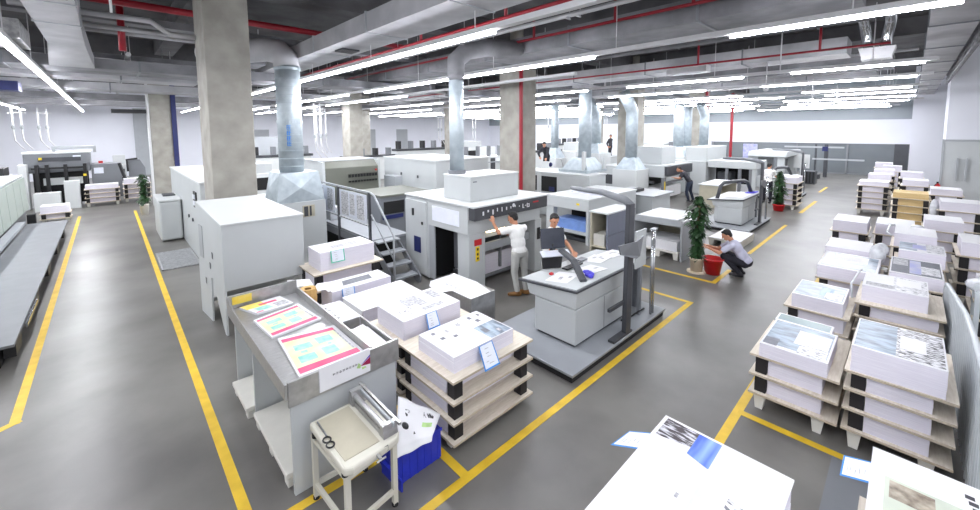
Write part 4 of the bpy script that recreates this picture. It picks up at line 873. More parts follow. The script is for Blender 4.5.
# white ribbed barrier
t = thing('ribbed_barrier', 'white ribbed sheet metal barrier with a curved rail beside the right stacks', 'barrier', (6.6, -.5, 0))
def topz(x): return 1.02 + 0.20*max(0, min(1, (8.7-x)/2.0)) if x < 8.55 else 0.98
def byy(x): return -0.475 - 0.06*max(0, min(1, (8.7-x)/2.4))
mb = MB(); n = 120; vs = []; fs = []
for i in range(n+1):
    x = 8.7 - 4.2*i/n; off = 0.02*(1 if (i//2) % 2 else -1)
    vs += [(x, byy(x)+off, 0.03), (x, byy(x)+off, topz(x)-.02), (x, byy(x)+off-.006, 0.03), (x, byy(x)+off-.006, topz(x)-.02)]
for i in range(n):
    a = 4*i; b = a+4; fs += [(a, b, b+1, a+1), (a+2, a+3, b+3, b+2), (a+1, b+1, b+3, a+3)]
mb.add(vs, fs); mb.build('ribbed_sheet', 'barrier_white', t)
MB().tube([(8.71, -.475, 0.02), (8.71, -.475, .9), (8.66, -.478, 1.0)] + [(x, byy(x), topz(x)) for x in (8.5, 8.2, 7.8, 7.4, 7.0, 6.7, 6.0, 5.2, 4.5)] + [(4.48, -.535, 1.1), (4.48, -.535, .02)], .024, 8).build('rail', 'barrier_white', t, 0, True)
for x in (8.6, 6.4, 4.6): part(t, 'foot', 'barrier_white', (x-.03, -.80, 0, x+.03, byy(x)-.02, .03))
tag(MB().bar((8.1, -.72, .0), (8.1, -.72, 1.1), .05, .05).bar((8.1, -.72, 1.1), (8.9, -.76, 1.05), .05, .05).bar((8.9, -.76, 0), (8.9, -.76, 1.05), .05, .05).build('rail_frame', 'barrier_white'), 'white square tube frame standing just behind the ribbed barrier', 'frame')
# ------------------------------------------------------------------ console desks
def console(x, label, plat_label, which="nearest", y=3.15):
    """console desk with mast; x is the front left corner of the desk body"""
    dx = x - 4.84; dy = y - 3.28
    o = lambda X, Y: (X+dx, Y+dy)
    def bx(a): return (a[0]+dx, a[1]+dy, a[2], a[3]+dx, a[4]+dy, a[5])
    p = thing('console_platform', plat_label, 'platform', (5.5+dx, 3.5+dy, 0), 'console platforms')
    part(p, 'deck_plate', 'deck_light', bx((4.28, 2.93, .09, 7.08, 4.56, .125)), bevel=.006)
    part(p, 'skirt', 'rubber', bx((4.31, 2.96, .0, 7.05, 4.53, .09)))
    t = thing('console_desk', label, 'console desk', (5.5+dx, 3.6+dy, .125), 'console desks')
    MB().prism([o(4.83, 3.27), o(6.4, 3.27), o(6.5, 3.38), o(6.5, 4.12), o(4.96, 4.12), o(4.83, 4.0)], 'z', .17, .69).build('cabinet', 'enamel_light', t, .012)
    MB().prism([o(4.87, 3.31), o(6.38, 3.31), o(6.46, 3.43), o(6.46, 4.09), o(4.98, 4.09), o(4.87, 3.98)], 'z', .125, .17).build('plinth', 'enamel_dark', t)
    MB().add([(*o(4.83, 3.27), .702), (*o(6.42, 3.27), .702), (*o(6.52, 4.13), .702), (*o(4.83, 4.13), .702), (*o(4.82, 3.25), .952), (*o(6.46, 3.25), .952), (*o(6.54, 4.18), .868), (*o(4.82, 4.18), .868)],
             [(0,3,2,1), (4,5,6,7), (0,1,5,4), (1,2,6,5), (2,3,7,6), (3,0,4,7)]).build('upper_panel', 'enamel_light', t, .01)
    sl = lambda X, Y, d=0: (*o(X, Y), .965 - (Y-3.2)*0.09 + d)
    MB().add([sl(4.78, 3.22), sl(7.05, 3.22), sl(7.05, 4.32), sl(4.78, 4.32), sl(4.78, 3.22, .035), sl(7.05, 3.22, .035), sl(7.05, 4.32, .035), sl(4.78, 4.32, .035)],
             [(0,3,2,1), (4,5,6,7), (0,1,5,4), (1,2,6,5), (2,3,7,6), (3,0,4,7)]).build('desktop_rim', 'enamel_dark', t, .006)
    MB().slab([sl(4.82, 3.26, .045), sl(7.0, 3.26, .045), sl(7.0, 4.28, .045), sl(4.82, 4.28, .045)], .012).build('desktop', 'enamel_light', t)
    part(t, 'cabinet_seam', 'enamel_grey', bx((5.6, 3.266, .18, 5.608, 3.27, .69)))
    part(t, 'desk_leg', 'enamel_grey', bx((6.75, 3.3, .125, 6.85, 4.2, .86)))
    m = thing('inspection_mast', ('dark grey lamp mast with an overhead arm on ' + 'the '+which) + ' console platform', 'lamp mast', (5.86+dx, 3.0+dy, .125), 'inspection masts')
    mb = MB(); bottom, top = (5.78+dx, 2.99+dy, .125), (5.82+dx, 2.99+dy, 2.14); mb.bar(bottom, top, .07, .16).build('post', 'enamel_dark', m, .01)
    MB().bar((5.92+dx, 3.02+dy, .3), (5.97+dx, 3.02+dy, 2.05), .05, .05).build('inner_post', 'enamel_grey', m)
    MB().tube([(5.82+dx, 2.99+dy, 2.12), (5.88+dx, 3.1+dy, 2.17), (6.0+dx, 3.58+dy, 2.23), (6.12+dx, 4.26+dy, 2.22)], [.06, .065, .05, .035], 8).build('arm', 'enamel_grey', m, 0, True)
    MB().box(6.02+dx, 3.6+dy, 2.16, 6.1+dx, 4.2+dy, 2.18).build('lamp', 'tag_white', m)
    part(m, 'base_bracket', 'enamel_dark', bx((5.35, 2.95, .126, 5.9, 3.05, .16)), bx((5.3, 3.0, .6, 5.8, 3.04, .65)))
    MB().slab([(5.34+dx, 2.90+dy, 1.60), (5.40+dx, 2.90+dy, 1.46), (5.86+dx, 2.89+dy, 1.30), (6.04+dx, 2.92+dy, 1.30), (6.2+dx, 2.95+dy, 1.58), (5.86+dx, 2.89+dy, 1.57)], .02).build('sheet_holder', 'enamel_grey', m)
    r = thing('support_post', ('shiny steel post pair at the far end of ' + 'the '+which) + ' console platform', 'post', (6.7+dx, 3.0+dy, .125), 'support posts')
    for q in (0, .07):
        MB().cyl((6.68+q+dx, 3.02+dy, .125), (6.68+q+dx, 3.02+dy, 1.58), .022, n=10).build('rod', 'chrome', r, 0, True)
    part(r, 'cap', 'enamel_mid', bx((6.64, 2.99, 1.58, 6.79, 3.05, 1.60)))
    c = thing('side_screen', ('narrow white side screen beside the post of ' + 'the '+which) + ' console', 'screen panel', (6.9+dx, 3.2+dy, .125), 'side screens')
    part(c, 'panel', 'enamel_light', bx((6.35, 3.14, .95, 6.72, 3.17, 1.58)), bevel=.008)
    part(c, 'stand', 'enamel_grey', bx((6.5, 3.13, .125, 6.56, 3.18, .95)))
    return t, sl
o1, sl1 = console(4.66, 'nearest light grey console desk covered with papers, on the grey platform', 'nearest grey platform carrying the console desk beside the yellow line')
# things on the nearest console
r = random.Random(3)
for k, (x, y, a, lab) in enumerate(((5.0, 3.62, .2, 'white proof sheet at the left end of the nearest console'), (5.55, 3.5, -.15, 'white proof sheet near the front of the nearest console'), (6.2, 3.75, .1, 'white proof sheet at the middle of the nearest console'), (6.65, 3.7, -.1, 'white proof sheet at the right end of the nearest console'))):
    w, d = .5, .36; ca, sa = math.cos(a), math.sin(a); mb = MB()
    P = [(x+ca*u*w/2-sa*v*d/2, y+sa*u*w/2+ca*v*d/2) for u, v in ((-1, -1), (1, -1), (1, 1), (-1, 1))]
    z = lambda p: .965-(p[1]-3.07)*.09+.052+k*.001
    mb.slab([Vector((*p, z(p))) for p in P], .003, 0)
    for q in range(3):
        u = r.uniform(.1, .7); v = r.uniform(.1, .7); Q = lambda u, v: Vector((*[P[0][i]*(1-u)*(1-v)+P[1][i]*u*(1-v)+P[2][i]*u*v+P[3][i]*(1-u)*v for i in (0, 1)], 0))
        pp = [Q(u, v), Q(u+.2, v), Q(u+.2, v+.14), Q(u, v+.14)]
        mb.slab([Vector((p.x, p.y, z((p.x, p.y))+.0012)) for p in pp], .0006, 1)
    tag(mb.build('proof_sheet', ['paper_white', 'ink_grey']), lab, 'printed sheet', 'proof sheets on the console')
t = thing('monitor', 'dark flat monitor on the nearest console, hiding the seated person', 'monitor', (5.5, 4.1, .9))
MB().slab([(5.25, 4.24, 1.22), (5.62, 4.02, 1.22), (5.66, 4.08, 1.56), (5.29, 4.30, 1.56)], .05).build('screen', 'screen_dark', t, .012)
MB().bar((5.46, 4.17, .93), (5.46, 4.17, 1.3), .08, .06).build('stand', 'black_plastic', t)
MB().slab([(5.18, 4.16, 1.12), (5.62, 3.9, 1.12), (5.66, 4.0, 1.19), (5.22, 4.26, 1.19)], .02).build('keyboard_tray', 'tag_white', t)
MB().slab([(5.12, 4.1, .95), (5.4, 3.94, .95), (5.55, 4.02, 1.15), (5.22, 4.22, 1.15)], .03).build('base', 'black_plastic', t)
MB().bar((5.00, 3.24, 1.0), (5.26, 3.60, 1.17), .10, .07).bar((5.25, 3.58, 1.17), (5.46, 4.0, 1.22), .10, .06).build('support_arm', 'enamel_dark', o1, .012)
tag(MB().ell((5.28, 3.32, 1.02), .09, .07, .035, 10, 6).ell((5.35, 3.4, 1.015), .06, .08, .03, 10, 6).ell((5.22, 3.26, 1.02), .05, .04, .03, 8, 6).build('glove', 'cloth_violet', None, 0, True), 'crumpled violet blue glove on the nearest console', 'glove')
tag(MB().box(5.3, 3.75, .965, 5.75, 3.86, .985, 0).box(5.85, 3.85, .955, 6.05, 3.97, .975, 1).box(4.95, 3.8, .96, 5.01, 3.85, .985, 2).build('hand_tools', ['black_plastic', 'enamel_grey', 'sticker_red']), 'small dark tools lying along the back of the nearest console', 'tools')
o2, sl2 = console(14.6, 'second light grey console desk farther down the aisle', 'second grey platform farther down the main aisle', 'second', 3.62)
MB().tube([(14.75, 4.4, .93), (14.9, 4.35, 1.34), (15.05, 4.3, 1.44), (16.0, 3.95, 1.46), (16.25, 3.9, 1.38), (16.4, 3.8, 1.0)], .06, 8).build('support_arm', 'enamel_dark', o2, 0, True)
tag(MB().slab([(16.2, 3.68, 1.03), (16.7, 3.66, 1.03), (16.7, 3.94, 1.01), (16.2, 3.95, 1.01)], .02).ell((16.45, 3.8, 1.03), .15, .08, .03).build('cloth', 'cloth_violet'), 'violet blue cloth on the right end of the second console', 'cloth')
tag(MB().slab([(14.9, 3.7, 1.017), (16.0, 3.7, 1.017), (16.0, 4.2, .972), (14.9, 4.25, .968)], .004).build('proof_sheet', 'paper_white'), 'white proof sheet on the second console', 'printed sheet', 'proof sheets on the console')
# cable loop beside the nearest mast
tag(MB().tube([(5.9, 3.1, .14), (6.1, 3.05, .15), (6.3, 3.0, .2), (6.5, 3.02, .17), (6.6, 3.05, .14)], .014, 6).build('cable', 'rubber', None, 0, True), 'black cable on the nearest console platform beside the mast', 'cable')
# cabinet with slate front behind the console
t = thing('sample_cabinet', 'slate fronted cabinet with open beige side shelves behind the lamp mast', 'cabinet', (8.0, 4.7, 0))
part(t, 'front_panel', 'panel_slate', (7.50, 4.30, .0, 8.60, 4.33, .50), (7.50, 4.30, .51, 8.60, 4.33, 1.0), (7.50, 4.30, 1.01, 8.60, 4.33, 1.47))
part(t, 'back_panel', 'shelf_beige', (8.5, 4.34, 0, 8.56, 4.72, 1.46), (7.5, 4.68, 0, 8.5, 4.72, 1.46))
part(t, 'shelf', 'shelf_beige', (7.5, 4.34, .05, 8.5, 4.68, .08), (7.5, 4.34, .72, 8.5, 4.68, .75))
part(t, 'top', 'enamel_white', (7.48, 4.28, 1.47, 8.62, 4.74, 1.5))
part(t, 'bracket', 'foot_plastic', (7.55, 4.4, .75, 8.0, 4.66, 1.0))

# second steel table with a pallet beneath
def sheet_table(x, y, sx, sy, label, plab):
    t = thing('delivery_table', label, 'table', (x+sx/2, y+sy/2, 0), 'delivery tables')
    part(t, 'tabletop', 'enamel_light', (x, y, .95, x+sx, y+sy, .98), bevel=.006)
    part(t, 'front_board', 'enamel_mid', (x-.02, y, .86, x, y+sy, 1.02))
    part(t, 'side_panel', 'enamel_mid', (x-.01, y, 0, x+sx, y+.04, .95))
    part(t, 'side_panel', 'enamel_mid', (x-.01, y+sy-.04, 0, x+sx, y+sy, .95))
    part(t, 'back_panel', 'shelf_beige', (x+sx-.1, y+.04, .3, x+sx-.06, y+sy-.04, .95))
    tag(MB().slab([(x+.1, y+.15, 1.0), (x+.1, y+sy-.15, 1.0), (x+.7, y+sy-.2, 1.0), (x+.7, y+.12, 1.0)], .018).build('paper_pile', 'paper_white'), plab, 'paper stack')
    plastic_pallet('white plastic pallet stored under the ' + label.split(' beside')[0].replace('grey ', ''), x+.05, y+.1, x+1.0, y+sy-.1, .2)
    tag(B(x+.08, y+.14, .202, x+.95, y+sy-.14, .45).build('paper_pile', 'paper_white'), 'white paper block stored under the ' + label.split(' beside')[0].replace('grey ', ''), 'paper stack')
sheet_table(10.0, 3.72, 1.6, 1.25, 'grey sheet table beside the tall potted climbing plant', 'white paper on the sheet table by the climbing plant')
plastic_pallet('low white pallet in front of the second console platform', 12.1, 3.0, 13.5, 3.8, .22)
tag(MB().slab([(12.1, 3.0, .235), (13.4, 3.0, .235), (13.4, 3.75, .235), (12.1, 3.75, .235)], .014).build('paper_pile', 'paper_white'), 'white paper on the low pallet before the second console', 'paper stack')

# ------------------------------------------------------------------ plants
def vine(name, label, x, y, h, w, pot_h, pot_r, potmat, n, seed, leaf=.11, top_r=.6):
    t = thing(name, label, 'potted plant', (x, y, 0))
    MB().lathe(x, y, [(pot_r*.78, 0), (pot_r*.95, pot_h*.85), (pot_r, pot_h*.86), (pot_r, pot_h), (pot_r*.88, pot_h), (pot_r*.85, pot_h*.9)], 18).build('pot', potmat, t, 0, True)
    MB().cyl((x, y, pot_h*.86), (x, y, pot_h*.93), pot_r*.85, n=16).build('soil', 'soil', t)
    MB().tube([(x, y, pot_h*.8), (x+.01, y, h*.5), (x, y-.01, h*.94)], .035, 8).build('moss_pole', 'stem', t)
    mb = MB(); r = random.Random(seed)
    for k in range(n):
        v = (k+r.random())/n; z = pot_h*1.0 + (h-pot_h*1.0)*v
        env = w*(.75+.35*math.sin(v*7+seed))*(1 if v < .8 else 1-(v-.8)/.2*top_r)
        a = r.uniform(0, 2*math.pi); rad = env*r.uniform(.35, 1)
        c = Vector((x+math.cos(a)*rad, y+math.sin(a)*rad, z)); s = leaf*r.uniform(.7, 1.3)
        d = Vector((math.cos(a+r.uniform(-.6, .6)), math.sin(a+r.uniform(-.6, .6)), r.uniform(-1.1, -.1))).normalized()
        sd = d.cross(Vector((0, 0, 1))).normalized(); nn = sd.cross(d)
        P = [c-d*s*.5, c-d*s*.15+sd*s*.42+nn*s*.06, c+d*s*.35+sd*s*.30, c+d*s*.95-nn*s*.1, c+d*s*.35-sd*s*.30, c-d*s*.15-sd*s*.42+nn*s*.06, c+d*s*.25-nn*s*.08]
        mb.add(P, [(0, 1, 6), (1, 2, 6), (2, 3, 6), (3, 4, 6), (4, 5, 6), (5, 0, 6)])
        if k % 3 == 0: mb.add([Vector((x, y, z-.03)), Vector((x, y, z-.015)), c-d*s*.45], [(0, 1, 2)])
    mb.build('foliage', 'leaf', t, 0, True)
    return t
vine('climbing_plant', 'tall green climbing plant in a cream pot beside the crouching man', 9.57, 3.22, 1.72, .25, .34, .15, 'pot_cream', 430, 3, .11)
MB().cyl((9.57, 3.22, 0), (9.57, 3.22, .03), .20, n=18).build('saucer', 'pot_cream', bpy.data.objects['climbing_plant'])
vine('climbing_plant', 'green climbing plant in a red pot in front of the third console', 19.2, 3.5, 1.55, .28, .26, .21, 'bucket_red', 260, 5, .14)
vine('climbing_plant', 'green plant beside the far left column and white stacks', 0.9, 20.6, 1.6, .2, .45, .15, 'foot_plastic', 240, 8, .12)
t = thing('bucket', 'red plastic bucket between the crouching man and the plant', 'bucket', (9.72, 2.93, 0))
MB().lathe(9.72, 2.93, [(.15, 0), (.205, .33), (.225, .335), (.225, .36), (.2, .36), (.15, .06)], 20).build('body', 'bucket_red', t, 0, True)
MB().tube([(9.72+.215*math.cos(a), 2.93+.215*math.sin(a), .35+.02*math.sin(a*2)) for a in [k*math.pi/8 for k in range(9)]], .007, 6).build('handle', 'foot_plastic', t)
# ------------------------------------------------------------------ left edge: walkway platform, cabinets, far press
t = thing('walkway_platform', 'long dark grey walkway platform along the left edge of the aisle', 'platform', (-1.7, 14, 0))
part(t, 'deck_plate', 'deck_grey', (-2.0, 8.35, .31, -1.1, 19.2, .35), bevel=.006)
part(t, 'inner_step', 'deck_light', (-2.22, 8.35, .36, -2.02, 19.2, .44), bevel=.006)
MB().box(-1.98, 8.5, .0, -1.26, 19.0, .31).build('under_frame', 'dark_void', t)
for y in (8.6, 10.8, 13.0, 15.2, 17.4): part(t, 'bracket', 'black_plastic', (-1.24, y, .08, -1.12, y+.5, .30))
part(t, 'edge_handle', 'chrome', (-1.098, 9.3, .24, -1.07, 10.6, .3))
t = thing('machine_cabinet', 'row of pale green-white cabinets above the dark walkway at left', 'cabinet', (-2.8, 18, 0))
part(t, 'body', 'enamel_mid', (-3.6, 11.0, .36, -2.34, 22.4, 1.66), bevel=.02)
part(t, 'top', 'enamel_white', (-3.6, 10.98, 1.66, -2.32, 22.42, 1.70))
for k in range(9):
    y = 11.05 + k*1.26
    d = MB().prism([(-2.34, .46), (-2.24, .46), (-2.28, 1.62), (-2.34, 1.62)], 'y', y, y+1.16).build('door', 'cabinet_green', t, .01)
part(t, 'switch_strip', 'black_plastic', (-2.7, 22.4, .8, -2.5, 22.44, 1.3))
part(t, 'base', 'enamel_grey', (-3.6, 11, 0, -2.34, 22.4, .36))
tag(B(-2.1, 20.2, 0, -1.9, 20.4, .5).build('foot_switch', 'black_plastic'), 'small black box at the far end of the walkway platform', 'pedal')
t = thing('packing_machine', 'white machine top with black rods at the left edge beyond the cabinets', 'printing machine', (-3.6, 23.5, 0))
part(t, 'body', 'enamel_white', (-4.6, 22.6, 0, -2.75, 24.2, 1.62), bevel=.02)
for x in (-4.2, -3.5, -2.95): part(t, 'roller_end', 'black_plastic', (x, 22.6, 1.62, x+.18, 23.6, 1.95))

t = thing('far_press', 'dark grey press with black uprights at the end of the left aisle', 'printing machine', (-1.5, 27, 0))
part(t, 'upper_housing', 'enamel_grey', (-2.62, 25.8, 1.5, -.62, 28, 2.32), bevel=.02)
part(t, 'dark_band', 'enamel_dark', (-2.2, 25.77, 1.98, -.9, 25.8, 2.16))
part(t, 'interior', 'dark_void', (-2.4, 25.95, .1, -.7, 26.0, 1.5))
for x in (-2.3, -2.0, -1.45, -.85): part(t, 'upright', 'black_plastic', (x, 25.5, .05, x+.11, 25.75, 1.85))
part(t, 'cross_rail', 'black_plastic', (-2.4, 25.52, 1.66, -.75, 25.7, 1.74))
part(t, 'paper_load', 'enamel_white', (-2.1, 25.78, .95, -.9, 25.95, 1.25))
part(t, 'side_frame', 'enamel_white', (-2.75, 25.3, 0, -2.5, 26, 1.9), bevel=.02)
part(t, 'side_housing', 'enamel_grey', (-.6, 25.8, .2, .42, 27.2, 1.78), bevel=.02)
part(t, 'label_plate', 'tag_white', (-.52, 25.78, 1.35, -.2, 25.8, 1.62), (-1.15, 25.78, 2.1, -.9, 25.8, 2.22))
part(t, 'warning_sticker', 'sticker_yellow', (-2.18, 25.76, 2.06, -2.08, 25.77, 2.16), (-.86, 25.48, 1.3, -.76, 25.5, 1.4))
part(t, 'red_lamp', 'sticker_red', (-.35, 25.8, 1.82, -.2, 25.95, 1.92))
part(t, 'top_bridge', 'enamel_mid', (-1.8, 26.2, 2.5, -.4, 26.6, 2.62), (-1.8, 26.3, 2.32, -1.7, 26.5, 2.5), (-.5, 26.3, 2.32, -.4, 26.5, 2.5))
part(t, 'top_cover', 'enamel_white', (-2.66, 25.78, 2.32, -.6, 28, 2.38))
tag(MB().bar((.35, 25.6, 1.8), (.55, 25.5, .9), .1, .1).bar((.55, 25.5, .95), (.85, 25.5, .8), .1, .08).build('lever', 'black_plastic'), 'black angled lever at the right end of the far press', 'lever')
tag(B(-2.3, 24.4, .0, -1.55, 25.0, .74).build('white_board_box', 'enamel_white'), 'plain white box standing in front of the black uprights', 'box')
tag(B(-1.44, 24.6, 0, -.97, 25.0, 1.18).build('white_cabinet', 'enamel_white', None, .01), 'tall plain white cabinet right of the far press uprights', 'cabinet')
stack('far left stack beside the tall white cabinet', -.86, 24.5, 1.15, .7, [.18, .38, .58, .76], (-.82, 24.54, .25, 25.16), .95, group='the stacks at the end of the left aisle')
stack('far stack at the aisle end beside the plant', 0.40, 24.9, 1.0, .7, [.18, .40, .62, .84], (.44, 24.95, 1.36, 25.55), 1.08, group='the stacks at the end of the left aisle')
stack('small stack nearest the end of the walkway platform', -1.92, 21.2, .8, .7, [.14, .34], (-1.88, 21.24, -1.16, 21.86), .60, group='the stacks at the end of the left aisle')
tag(B(.16, 29.4, 0, .66, 29.8, 2.0).build('white_board', 'enamel_white', None, .01), 'blank white board standing left of the small grey machine', 'board')
t = thing('folding_machine', 'small grey sloping machine beside the blank white board', 'printing machine', (1.05, 28.5, 0))
MB().prism([(.74, .9), (1.4, .9), (1.4, 1.35), (1.2, 1.8), (.74, 1.8)], 'y', 28.2, 29.0).build('hood', 'enamel_grey', t, .02)
part(t, 'base', 'enamel_light', (.74, 28.2, 0, 1.4, 29.0, .9))
MB().tube([(.7, 28.12, 1.2), (.68, 28.12, 1.82), (1.1, 28.12, 1.86)], .05, 8).build('handle', 'black_plastic', t)
t = thing('stitching_machine', 'small white machine with dark rollers beside the black lever', 'printing machine', (-.0, 27.8, 0))
part(t, 'body', 'enamel_white', (.44, 27.4, 0, .62, 28.2, 1.6))
part(t, 'roller', 'black_plastic', (.44, 27.36, 1.2, .56, 27.4, 1.4), (.44, 27.36, .8, .56, 27.4, 1.0))
def hoses(label, x, y, z0, n=2, z1=4.5):
    t = thing('hanging_hose', label, 'hose', (x, y, z1), 'hanging white hoses')
    for k in range(n):
        q = x + k*.28
        MB().tube([(q, y, z1), (q, y, z0+.9), (q+.02, y, z0+.45), (q+.16, y, z0+.2), (q+.3, y, z0)], [.04, .04, .028, .022, .022], 8).build('pipe', 'trunking', t, 0, True)
        MB().ell((q, y, z0+1.1), .07, .07, .13, 8, 6).build('valve', 'enamel_mid', t, 0, True)
    MB().box(x-.15, y-.03, z1-.3, x+.28*(n-1)+.15, y+.03, z1-.24).build('bracket', 'trunking', t)
hoses('left pair of white hanging hoses above the far press', -3.3, 30.6, 2.4, 2)
hoses('right pair of white hanging hoses above the far press', -2.45, 30.6, 2.4, 2)
hoses('white hanging hoses right of the galvanized duct', 7.4, 20.2, 1.9, 2, 4.6)
hoses('white hanging hoses left of the column behind the olive unit', 9.2, 24.8, 1.9, 3, 4.6)
hoses('white hanging hoses beside the smooth pale duct', 17.8, 24.2, 2.2, 2, 4.4)
hoses('white hanging hoses left of the red pipe column', 21.0, 24.0, 2.2, 2, 4.4)
hoses('white hanging hose far behind the third press ducts', 24.2, 19.0, 2.4, 1, 4.4)
hoses('white hanging hoses near the dark figure far away', 25.5, 15.0, 3.0, 2, 4.5)

# ------------------------------------------------------------------ background machines between the columns
t = thing('mesh_fence', 'dark mesh guard railing behind the first concrete column', 'fence', (3, 13, 0))
for y in (14.0, 15.6, 17.2): part(t, 'post', 'black_plastic', (3.0, y, 0, 3.06, y+.06, 2.0))
part(t, 'mesh_panel', 'enamel_dark', (3.02, 14.06, .9, 3.04, 17.2, 1.9))
part(t, 'rail', 'enamel_mid', (3.0, 14.0, 2.0, 3.06, 17.3, 2.05), (3.0, 14.0, .85, 3.06, 17.3, .9))
def back_machine(label, x, y, sx, sy, h, kind=0, loc=None):
    t = thing('bindery_machine', label, 'printing machine', (x+sx/2, y+sy/2, 0), 'machines in the background')
    part(t, 'body', 'enamel_white', (x, y, 0, x+sx, y+sy, h*.72), bevel=.02)
    if kind == 0:
        part(t, 'rail', 'enamel_dark', (x-.1, y-.05, h*.72, x+sx+.1, y+sy*.4, h*.78))
        n = max(2, int(sx/.8))
        for k in range(n):
            q = x + .15 + (sx-.5)*k/max(1, n-1)
            part(t, 'station', 'enamel_grey' if k % 2 else 'black_plastic', (q, y+.1, h*.78, q+.22, y+.5, h))
    elif kind == 1:
        n = max(2, int(sx/.9))
        for k in range(n):
            q = x + sx*(k+.2)/n; part(t, 'door', 'enamel_dark', (q, y-.03, h*.15, q+sx/n*.42, y, h*.66))
            part(t, 'feeder', 'enamel_grey', (q, y+.1, h*.72, q+.12, y+.4, h*1.1))
        part(t, 'handrail', 'enamel_mid', (x, y-.08, h*.5, x+sx, y-.04, h*.54))
    else:
        part(t, 'hood', 'enamel_light', (x+sx*.1, y+.1, h*.72, x+sx*.7, y+sy*.9, h), bevel=.02)
        part(t, 'opening', 'dark_void', (x+sx*.15, y-.02, h*.25, x+sx*.6, y, h*.6))
    return t
back_machine('white bindery machine with dark stations far behind the galvanized duct', 6.2, 27, 3.4, 1.6, 2.3, 0)
t = thing('grey_screen', 'grey screen board standing among machines between column and duct', 'board', (6.9, 29, 0)); part(t, 'panel', 'enamel_mid', (6.6, 29, 1.7, 8.2, 29.08, 2.9)); part(t, 'stand', 'enamel_grey', (7.3, 29.0, 0, 7.5, 29.1, 1.7))
back_machine('low white machine left of the galvanized duct', 4.4, 21.5, 2.0, 1.6, 1.7, 2)
back_machine('long white machine with dark rails behind the olive unit', 10.8, 24.5, 3.4, 1.6, 2.1, 0)
back_machine('white gathering machine with small black stations, left of the smooth duct', 14.8, 25, 5.6, 1.6, 2.5, 0)
back_machine('white cabinets with dark doors right of the smooth duct', 17.2, 20.4, 5.2, 1.3, 1.95, 1)
back_machine('white machine against the far wall behind the cabinets', 22.4, 29, 6, 2, 2.2, 2)
back_machine('white machine with dark stations behind the leaning person', 20.5, 18.2, 4.2, 1.5, 2.3, 0)
back_machine('white hooded machine behind the third press duct', 25.0, 17, 4.0, 1.6, 2.3, 2)
back_machine('white machine left of the farthest concrete column', 31.5, 24, 5, 1.6, 2.4, 0)
back_machine('white machine in front of the white back wall', 33.0, 14, 3.2, 4, 2.1, 2)
back_machine('white machine with dark doors behind the fourth press hood', 27.5, 11.0, 4.0, 1.5, 2.2, 1)

# ------------------------------------------------------------------ third press
t = thing('feeder_unit', 'white feeder unit with a blue sheet in its opening, behind the console', 'printing machine', (10.9, 6.9, 0))
part(t, 'hood', 'enamel_light', (9.6, 6.1, .95, 12.4, 7.58, 1.27), bevel=.02)
part(t, 'top_cover', 'enamel_white', (9.58, 6.08, 1.27, 12.42, 7.59, 1.31), bevel=.01)
part(t, 'side_post', 'enamel_light', (9.6, 6.1, 0, 9.8, 6.18, .95), (9.6, 7.32, 0, 9.8, 7.58, .95))
part(t, 'rear_body', 'enamel_light', (10.6, 6.1, 0, 12.4, 7.58, .95))
part(t, 'interior', 'dark_void', (10.55, 6.18, .36, 10.6, 7.32, .95))
part(t, 'blue_sheet', 'sheet_blue', (9.68, 6.2, .34, 10.3, 7.3, .62))
part(t, 'sill', 'enamel_light', (9.6, 6.18, .26, 10.55, 7.32, .34))
part(t, 'base', 'enamel_dark', (9.8, 6.3, 0, 10.5, 7.2, .1))
part(t, 'label_plate', 'sticker_yellow', (9.595, 6.4, 1.1, 9.60, 6.5, 1.16))
t = thing('feeder_table', 'grey cluttered tabletop beyond the feeder hood', 'table', (13.2, 6.4, 0)); part(t, 'tabletop', 'enamel_mid', (12.6, 5.6, 1.05, 14.2, 7.2, 1.1)); part(t, 'cabinet', 'enamel_light', (12.7, 5.7, 0, 14.1, 7.1, 1.05)); part(t, 'tray', 'black_plastic', (12.7, 6.4, 1.1, 13.6, 6.6, 1.2))
t = thing('printing_press', 'large white press body with two dark windows right of the red pipe', 'printing machine', (13, 9.4, 0))
part(t, 'body', 'enamel_light', (12.0, 7.62, 0, 13.1, 11.4, 1.62), bevel=.02)
part(t, 'top_cover', 'enamel_white', (11.98, 7.6, 1.62, 13.12, 11.42, 1.66))
for ya in (9.0, 9.95):
    w_ = MB().box(11.985, ya, .92, 12.0, ya+.72, 1.5).build('window', 'dark_void', t)
    MB().box(11.975, ya+.1, .95, 11.985, ya+.35, 1.12).build('blue_item', 'cable_blue', w_)
part(t, 'door_frame', 'enamel_white', (11.97, 9.74, .3, 12.0, 9.93, 1.58))
part(t, 'rear_body', 'enamel_light', (13.12, 9.6, 0, 15.0, 11.4, 1.5))
t = thing('exhaust_duct', 'pale round duct with a wide hood on the two window press', 'duct', (13.2, 8.6, 1.66))
MB().box(12.5, 8.05, 1.66, 13.9, 9.3, 1.76).add([(12.6, 8.1, 1.76), (13.8, 8.1, 1.76), (13.8, 9.25, 1.76), (12.6, 9.25, 1.76), (12.9, 8.35, 2.2), (13.5, 8.35, 2.2), (13.5, 8.95, 2.2), (12.9, 8.95, 2.2)], [(0,3,2,1), (4,5,6,7), (0,1,5,4), (1,2,6,5), (2,3,7,6), (3,0,4,7)]).build('duct_transition', 'galvanized', t)
MB().cyl((13.2, 8.6, 2.2), (13.2, 8.6, 4.76), .24, n=24).build('riser', 'galvanized', t, 0, True).data.shade_smooth()
part(t, 'bracket', 'enamel_white', (12.55, 8.2, 1.76, 12.7, 8.3, 2.45), (13.6, 8.0, 1.76, 13.75, 8.1, 2.2))
